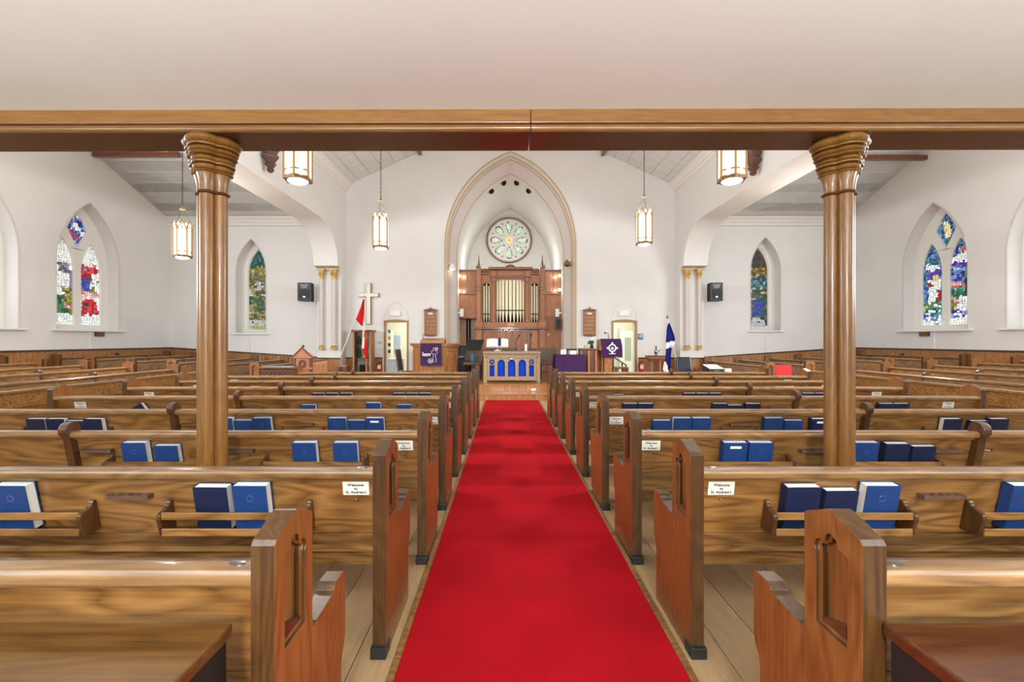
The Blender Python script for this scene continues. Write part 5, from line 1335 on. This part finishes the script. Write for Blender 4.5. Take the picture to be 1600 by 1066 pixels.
MB().box(-.5, .38, .1, .5, 0, pz(540, 13.3)-ZS-.03).build('case', M['navyb'], t, bevel=.01); MB().box(-.52, .40, .08, .52, pz(540, 13.3)-ZS-.03, pz(540, 13.3)-ZS).build('lid', M['navyb'], t, bevel=.008)
MB().box(-.5, .38, -.18, .1, .54, .60).build('key_bed', M['navyb'], t, bevel=.008); MB().box(-.44, .32, -.14, .06, .60, .615).build('keyboard', M['white'], t)
for s in (-.47, .35): MB().box(s-.03, s+.03, -.16, -.1, 0, .54).build('leg', M['navyb'], t, bevel=.008)
MB().box(-.48, .36, .05, .1, .1, .5).build('lower_panel', M['navyb'], t, bevel=.005)
# purple covered table beside the lectern
D = 11.5; t = thing('covered_table', 'small table under a purple cloth between the taupe chair and lectern', 'table', (px(891, D), D, ZS)); h = pz(554.5, D)-ZS; w2 = (px(914, D)-px(868.5, D))/2
for sx in (-1, 1):
    for y in (.06, .46): MB().box(sx*(w2-.06)-.02, sx*(w2-.06)+.02, y-.02, y+.02, 0, h-.02).build('leg', M['organ_dark'], t)
MB().box(-w2+.01, w2-.01, .01, .51, h-.03, h-.006).build('table_top', M['organ_dark'], t)
c = thing('table_cloth', 'purple cloth hanging in folds over the small table', 'cloth', (px(891, D), D, ZS)); per = []
def loopp(e, wav, z):
    pts = []; 
    for (ax, ay), (bx, by) in (((-w2, 0), (w2, 0)), ((w2, 0), (w2, .52)), ((w2, .52), (-w2, .52)), ((-w2, .52), (-w2, 0))):
        n = 14
        for i in range(n):
            f = i/n; x = ax+(bx-ax)*f; y = ay+(by-ay)*f; k = e+wav*math.sin(i*2*PI/n*3)
            nx, ny = (by-ay), -(bx-ax); l = math.hypot(nx, ny); pts.append((x+nx/l*k, y+ny/l*k, z))
    return pts
MB().loft([loopp(.03, .022, .12), loopp(.022, .016, .3), loopp(.012, .008, h-.05), loopp(.004, 0, h), loopp(-.02, 0, h+.002)], cap=False).add(loopp(-.02, 0, h+.002), [tuple(range(56))]).build('cloth', M['purple'], c, smooth=True)
for i, (x, w_, hh) in enumerate(((879.5, .06, .12), (884, .055, .13), (895.5, .10, .10), (900.5, .05, .10))):
    o = MB().box(-w_/2, w_/2, -.02, .02, 0, hh).build('white_card', M['white'], loc=(px(x, D), D+.2, ZS+h+.003), bevel=.003); tag(o, 'folded white card standing on the purple table, %s from left' % ORD[i], 'card', 'white cards on the purple table')
t = thing('small_stand', 'dark flat topped stand behind the cards, beside the lectern', 'stand', (px(893, 12.75), 12.75, ZS))
MB().box(-.13, .13, -.14, .14, pz(547.5, 12.75)-ZS, pz(545, 12.75)-ZS).build('top', M['iron'], t, bevel=.005)
for s in (-.11, .11): MB().box(s-.012, s+.012, -.012, .012, 0, pz(547.5, 12.75)-ZS).build('leg', M['iron'], t)
# stair rail and dark bench at the right doorway
t = thing('hand_rail', 'dark sloping hand rail at the right doorway behind the lectern', 'rail', (px(962, 13.0), 13.0, 0)); q = lambda x: px(x, 13.0)-px(962, 13.0)
MB().tube([(q(958), 0, pz(558, 13)), (q(979), 0, pz(571, 13))], .02, 6).build('rail', M['rowan'], t); MB().box(q(972)-.02, q(972)+.02, -.02, .02, 0, pz(567, 13)).build('post', M['rowan'], t); MB().box(q(978)-.02, q(978)+.02, -.02, .02, 0, pz(571, 13)+.02).build('post', M['rowan'], t); MB().box(q(958)-.02, q(958)+.02, -.02, .02, 0, pz(558, 13)).build('post', M['rowan'], t)
t = thing('low_bench', 'low dark bench in front of the right doorway', 'bench', (px(972, 12.6), 12.6, 0)); q = lambda x: px(x, 12.6)-px(972, 12.6)
MB().box(q(961), q(980), -.15, .15, pz(576, 12.6), pz(573.5, 12.6)).build('top', M['rowan'], t, bevel=.006)
for x in (963, 974, 979): MB().box(q(x)-.025, q(x)+.025, -.12, .12, 0, pz(576, 12.6)).build('leg', M['rowan'], t)
# font on the right
D = 13.0; t = thing('baptismal_font', 'hexagonal wooden font on a pedestal below the blue flag', 'font', (px(1027, D), D, 0))
hx = lambda r, z: [(r*math.cos(PI/6+i*PI/3), r*math.sin(PI/6+i*PI/3), z) for i in range(6)]
zt = pz(555.5, D)
MB().loft([hx(.36, zt-.03), hx(.36, zt)]).build('rim', M['organ_dark'], t, bevel=.008); MB().loft([hx(.2, zt-.19), hx(.33, zt-.09), hx(.34, zt-.03)]).build('bowl', M['organ'], t)
MB().loft([hx(.15, .1), hx(.12, zt-.19)]).build('stem', M['rowan'], t); MB().loft([hx(.3, 0), hx(.3, .06), hx(.2, .1)]).build('foot', M['rowan'], t)
for i in range(6): a = PI/6+i*PI/3; MB().tube([(.24*math.cos(a), .24*math.sin(a), .06), (.24*math.cos(a), .24*math.sin(a), zt-.14)], .03, 8).build('colonnette', M['organ'], t)
e = thing('silver_ewer', 'small silver jug standing on the wooden font', 'jug', (px(1025, D), D, zt+.001))
MB().lathe([(.05, 0), (.02, .02), (.05, .07), (.055, .11), (.025, .17), (.035, .2)], n=14).build('body', M['steel'], e, smooth=True); MB().tube([(.05, 0, .1), (.1, 0, .15), (.14, 0, .16)], .012, 6).build('spout', M['steel'], e, smooth=True); MB().sphere((0, 0, .25), .025).build('lid_knob', M['black'], e, smooth=True); MB().tube([(0,0,.19),(0,0,.24)], .008, 6).build('lid_stem', M['steel'], e)

# ------------------------------------------------------------------ flags
def strip_cloth(rows, mat, name, root, D, fold=.04, th=.006, n=8):
    """rows: (y_px, x_left_px, x_right_px) from top to bottom"""
    rings = []
    for k, (y, a, b) in enumerate(rows):
        z = pz(y, D); A, B = px(a, D), px(b, D)
        fr = [(A+(B-A)*i/n, D+fold*math.sin(i*PI*3/n+k*.25), z) for i in range(n+1)]
        rings.append(fr+[(x, y_+th, z_) for x, y_, z_ in reversed(fr)])
    return wb(MB().loft(rings), name, mat, root, smooth=True)
D = 13.18
fl_ = thing('red_flag', 'red and white flag with a maple leaf drooping from a white pole', 'flag', (px(553, D), D, 0))
wb(MB().tube([(px(531.5, 13.49), 13.49, wtop(NL)+.038), (px(568.8, D), D-.03, pz(464.5, D))], .014, 8), 'pole', M['white'], fl_); wb(MB().sphere((px(569, D), D-.03, pz(463.5, D)), .025), 'finial', M['gold'], fl_, smooth=True)
strip_cloth([(468, 567.2, 568.8), (478, 564.5, 569.2), (488, 560.5, 569.2), (499, 555.5, 568.5), (503, 558.5, 567.6), (509, 564, 567)], M['flagred'], 'red_band', fl_, D-.03)
strip_cloth([(503, 567.3, 570.2), (515, 566.5, 571.5), (530, 566, 570.5), (545, 565, 569)], M['flagwhite'], 'white_band', fl_, D-.05, .02)
strip_cloth([(516, 569.5, 571.2), (524, 568.8, 570.8), (528, 569.5, 571.5)], M['flagred'], 'leaf_fragment', fl_, D-.085, .006)
strip_cloth([(530, 568.5, 572.8), (540, 566.8, 573.8), (551, 567, 574), (556, 569.5, 574), (561, 571.5, 573.8)], M['flagred'], 'red_band', fl_, D-.03, .03)
D = 12.45
fb = thing('blue_flag', 'blue flag with white diagonal cross drooping from a white pole', 'flag', (px(1048, D), D, 0))
wb(MB().tube([(px(1042.3, D), D-.03, pz(498, D)), (px(1061, D), D+.3, pz(553, D)), (px(1064, D), D+.35, pz(562, D))], .013, 8), 'pole', M['white'], fb); wb(MB().lathe([(.012, 0), (.03, .03), (.012, .06), (.004, .1)], (px(1042, D), D-.03, pz(498, D)), 8), 'finial', M['carved'], fb, smooth=True)
wb(MB().tube([(px(1064, D), D+.35, pz(562, D)), (px(1064, D), D+.35, 0.0)], .013, 8), 'pole_stand', M['iron'], fb)
strip_cloth([(501, 1043, 1044), (504, 1043, 1046.3), (508, 1042, 1047)], M['flagwhite'], 'white_corner', fb, D-.02, .01)
strip_cloth([(505, 1044, 1046.5), (515, 1042, 1050), (525, 1041.5, 1053.5), (532, 1041, 1054.5), (535, 1041, 1048)], M['flagblue'], 'blue_field', fb, D-.045)
strip_cloth([(533, 1045, 1055), (537, 1041, 1054.5), (543, 1041, 1050), (545, 1041, 1043.5)], M['flagwhite'], 'white_saltire', fb, D-.05, .03)
strip_cloth([(540, 1045, 1050.5), (544, 1041, 1049.5), (555, 1040.5, 1048), (566, 1039.5, 1047.5), (577, 1042, 1047), (580, 1044, 1046.5)], M['flagblue'], 'blue_field', fb, D-.04)
strip_cloth([(565, 1038.5, 1040), (572, 1036.8, 1043), (578, 1036, 1045), (583, 1041, 1044)], M['flagwhite'], 'white_saltire', fb, D-.06, .02)

# ------------------------------------------------------------------ display cabinet, wooden stool
D = 13.42; t = thing('display_cabinet', 'tall wooden display cabinet with glass doors behind the red flag', 'cabinet', (px(565, D), D, 0)); q = lambda x: px(x, D)-px(565, D); zt = pz(515.5, D)
x0, x1 = q(551), q(579.5)
MB().box(x0, x1, .0, .40, 0, .09).build('plinth', M['organ_dark'], t, bevel=.008); MB().box(x0-.05, x1+.05, -.05, .42, zt-.06, zt).build('cornice', M['organ_dark'], t, bevel=.02)
MB().box(x0, x1, .38, .40, .09, zt-.06).build('back_panel', M['card'], t)
for x in (x0, x1-.05, q(571)): MB().box(x, x+.05, 0, .05, .09, zt-.06).build('stile', M['organ'], t, bevel=.006)
for x in (x0, x1-.03): MB().box(x, x+.03, .05, .38, .09, zt-.06).build('side_panel', M['organ'], t)
for z in (.35, .85, 1.25): MB().box(x0+.03, x1-.03, .06, .38, z, z+.015).build('shelf', M['organ'], t)
MB().box(x0+.05, q(571), .02, .03, .12, zt-.08).build('glass_door', M['cabglass'], t); MB().box(q(571)+.05, x1-.05, .02, .03, .12, zt-.08).build('glass_door', M['cabglass'], t)
X = t.location[0]
for i, (xx, z, w_, h_, mt, lb) in enumerate(((557.5, 1.266, .13, .26, 'leaf', 'dark green vessel on the top shelf of the display cabinet'), (557.5, .866, .13, .34, 'leaf', 'dark green drapery on the middle shelf of the display cabinet'), (566, 1.266, .08, .34, 'frost', 'pale vase on the top shelf of the display cabinet'), (566, .866, .07, .2, 'white', 'white cup on the middle shelf of the display cabinet'), (564.5, .366, .2, .3, 'navyb', 'dark box on the lowest shelf of the display cabinet'))):
    o = MB().lathe([(w_*.35, 0), (w_*.5, h_*.3), (w_*.42, h_*.7), (w_*.25, h_*.85), (w_*.3, h_)], n=14).build('cabinet_ornament', M[mt], smooth=True, loc=(px(xx, D), D+.22, z)) if mt != 'navyb' else MB().box(-w_/2, w_/2, -.1, .1, 0, h_).build('cabinet_ornament', M[mt], loc=(px(xx, D), D+.22, z), bevel=.01)
    tag(o, lb, 'ornament')
t = thing('wooden_stool', 'small dark wooden stool against the panelling left of the display cabinet', 'stool', (px(537, 13.3), 13.3, 0))
MB().box(-.13, .13, -.13, .13, .62, .66).build('seat', M['organ'], t, bevel=.008)
for s in (-1, 1):
    for y in (-.1, .1): MB().box(s*.1-.02, s*.1+.02, y-.02, y+.02, 0, .62).build('leg', M['rowan'], t)
MB().box(-.1, .1, -.11, -.09, .3, .34).build('stretcher', M['rowan'], t)

# ------------------------------------------------------------------ carved furniture left front
D = 10.75; t = thing('gabled_chair', 'tall carved wooden chair with a gabled back and finial, left front', 'chair', (px(472, D), D, 0)); q = lambda x: px(x, D)-px(472, D)
w2 = q(486)-.02; ze, za = pz(560, D), pz(544.5, D)
MB().box(-w2, w2, .02, .09, .3, ze).build('back', M['organ'], t, bevel=.006)
MB().plate([(-w2-.05, ze), (w2+.05, ze), (w2+.05, ze+.03), (0, za), (-w2-.05, ze+.03)], XZ, 0, .1).build('gable', M['organ'], t, bevel=.008)
for s in (-1, 1): MB().tube([(s*(w2+.06), .0, ze+.01), (0, .0, za+.02)], .018, 6).build('gable_moulding', M['rowan'], t)
MB().sphere((0, .05, za+.05), .035).build('finial', M['carved'], t, smooth=True)
MB().tube([(x, .01, z) for x, z in circ(.085, 20, 0, ze-.13)], .014, 6, closed=True).build('carved_rosette', M['carved'], t, smooth=True); MB().tube([(x, .01, z) for x, z in circ(.045, 14, 0, ze-.13)], .01, 6, closed=True).build('carved_rosette', M['carved'], t, smooth=True)
MB().box(-w2-.04, w2+.04, -.42, .04, .42, .47).build('seat', M['organ'], t, bevel=.008)
for s in (-1, 1):
    MB().box(s*w2-.03, s*w2+.03, .0, .1, 0, ze).build('post', M['rowan'], t, bevel=.006); MB().box(s*w2-.03, s*w2+.03, -.42, -.36, 0, .72).build('front_leg', M['organ'], t, bevel=.006); MB().box(s*w2-.035, s*w2+.035, -.42, .04, .70, .75).build('arm', M['organ'], t, bevel=.01)
D = 9.55; t = thing('carved_table', 'carved dark wooden table in front of the gabled chair, left front', 'table', (px(430, D), D, 0)); q = lambda x: px(x, D)-px(430, D); zt = pz(574, D)
MB().box(q(404), q(462), -.05, .5, zt-.035, zt).build('table_top', M['table'], t, bevel=.008); MB().box(q(407), q(459), 0, .45, zt-.22, zt-.035).build('apron', M['carved'], t, bevel=.005)
for i in range(7):
    x = q(411+i*7.4); MB().tube([(a, -.01, b) for a, b in circ(.04, 12, x, zt-.13)], .012, 5, closed=True).build('carved_roundel', M['rowan'], t, smooth=True)
for x in (q(408), q(458)):
    for y in (.03, .42): MB().box(x-.03, x+.03, y-.03, y+.03, 0, zt-.2).build('leg', M['carved'], t, bevel=.006)
D = 11.9; t = thing('panelled_screen', 'low panelled wooden screen between the gabled chair and left pier', 'screen', (px(498, D), D, 0)); q = lambda x: px(x, D)-px(498, D)
MB().plate([(q(486), 0), (q(511), 0), (q(511), pz(562, D)), (q(486), pz(566, D))], XZ, 0, .06).build('frame', M['organ'], t, bevel=.005)
for i in range(4): MB().box(q(488+i*5.6), q(492.5+i*5.6), -.012, 0, .15, pz(569, D)).build('panel', M['wain'], t, bevel=.004)
MB().plate([(q(485), pz(566, D)), (q(512), pz(562, D)), (q(512), pz(561, D)), (q(485), pz(565, D))], XZ, -.03, .09).build('cap', M['rowan'], t)
# right front: dark chair, equipment on a small table, red cushion
D = 9.9; t = thing('equipment_table', 'small dark table behind the front right pew carrying the grey case', 'table', (px(1122, D), D, 0)); zt = pz(581, D)
MB().box(-.30, .30, -.2, .25, zt-.03, zt).build('top', M['rowan'], t, bevel=.006)
for s in (-.26, .26):
    for y in (-.16, .2): MB().box(s-.02, s+.02, y-.02, y+.02, 0, zt-.03).build('leg', M['rowan'], t)
e = thing('equipment_case', 'grey equipment case with pale lid behind the front right pew', 'case', (px(1115, D), D, zt+.001)); h = pz(574.5, D)-zt
MB().loft([[(-.165, -.15, 0), (.165, -.15, 0), (.165, .2, 0), (-.165, .2, 0)], [(-.165, -.15, h*.75), (.165, -.15, h*.75), (.165, .2, h*1.5), (-.165, .2, h*1.5)]]).build('body', M['grille'], e, bevel=.008)
m = MB().loft([[(-.15, -.15, h*.76), (.15, -.15, h*.76), (.15, .19, h*1.5), (-.15, .19, h*1.5)], [(-.15, -.15, h*.76+.012), (.15, -.15, h*.76+.012), (.15, .19, h*1.5+.012), (-.15, .19, h*1.5+.012)]]); m.build('lid', M['card'], e)
MB().box(-.06, .06, -.156, -.15, .02, .045).build('front_plate', M['steel'], e)
o = MB().box(-.07, .07, -.06, .06, 0, .07).build('tissue_box', M['card'], loc=(px(1135.5, D), D-.02, zt+.001), bevel=.006); tag(o, 'small white box beside the grey equipment case', 'box')
upholstered_chair('dark upholstered chair back behind the front right pew near the blue flag', 1083, 9.9, .36, 0, -.15, 570, 'dark chairs by the front right pew', 'navyb').location[2] = 0
for o in bpy.data.objects:
    if o.get('label', '').startswith('dark upholstered chair back'): o.scale = (1, 1, 1.0)
o = MB().box(-.2, .2, -.05, .05, 0, .36).build('red_cushion', M['redcush'], bevel=.03, loc=(6.42, 10.38, ZROW[0]+.50)); o.rotation_euler = (math.radians(-4), 0, 0); tag(o, 'red cushion propped on the front side pew right of the equipment case', 'cushion')
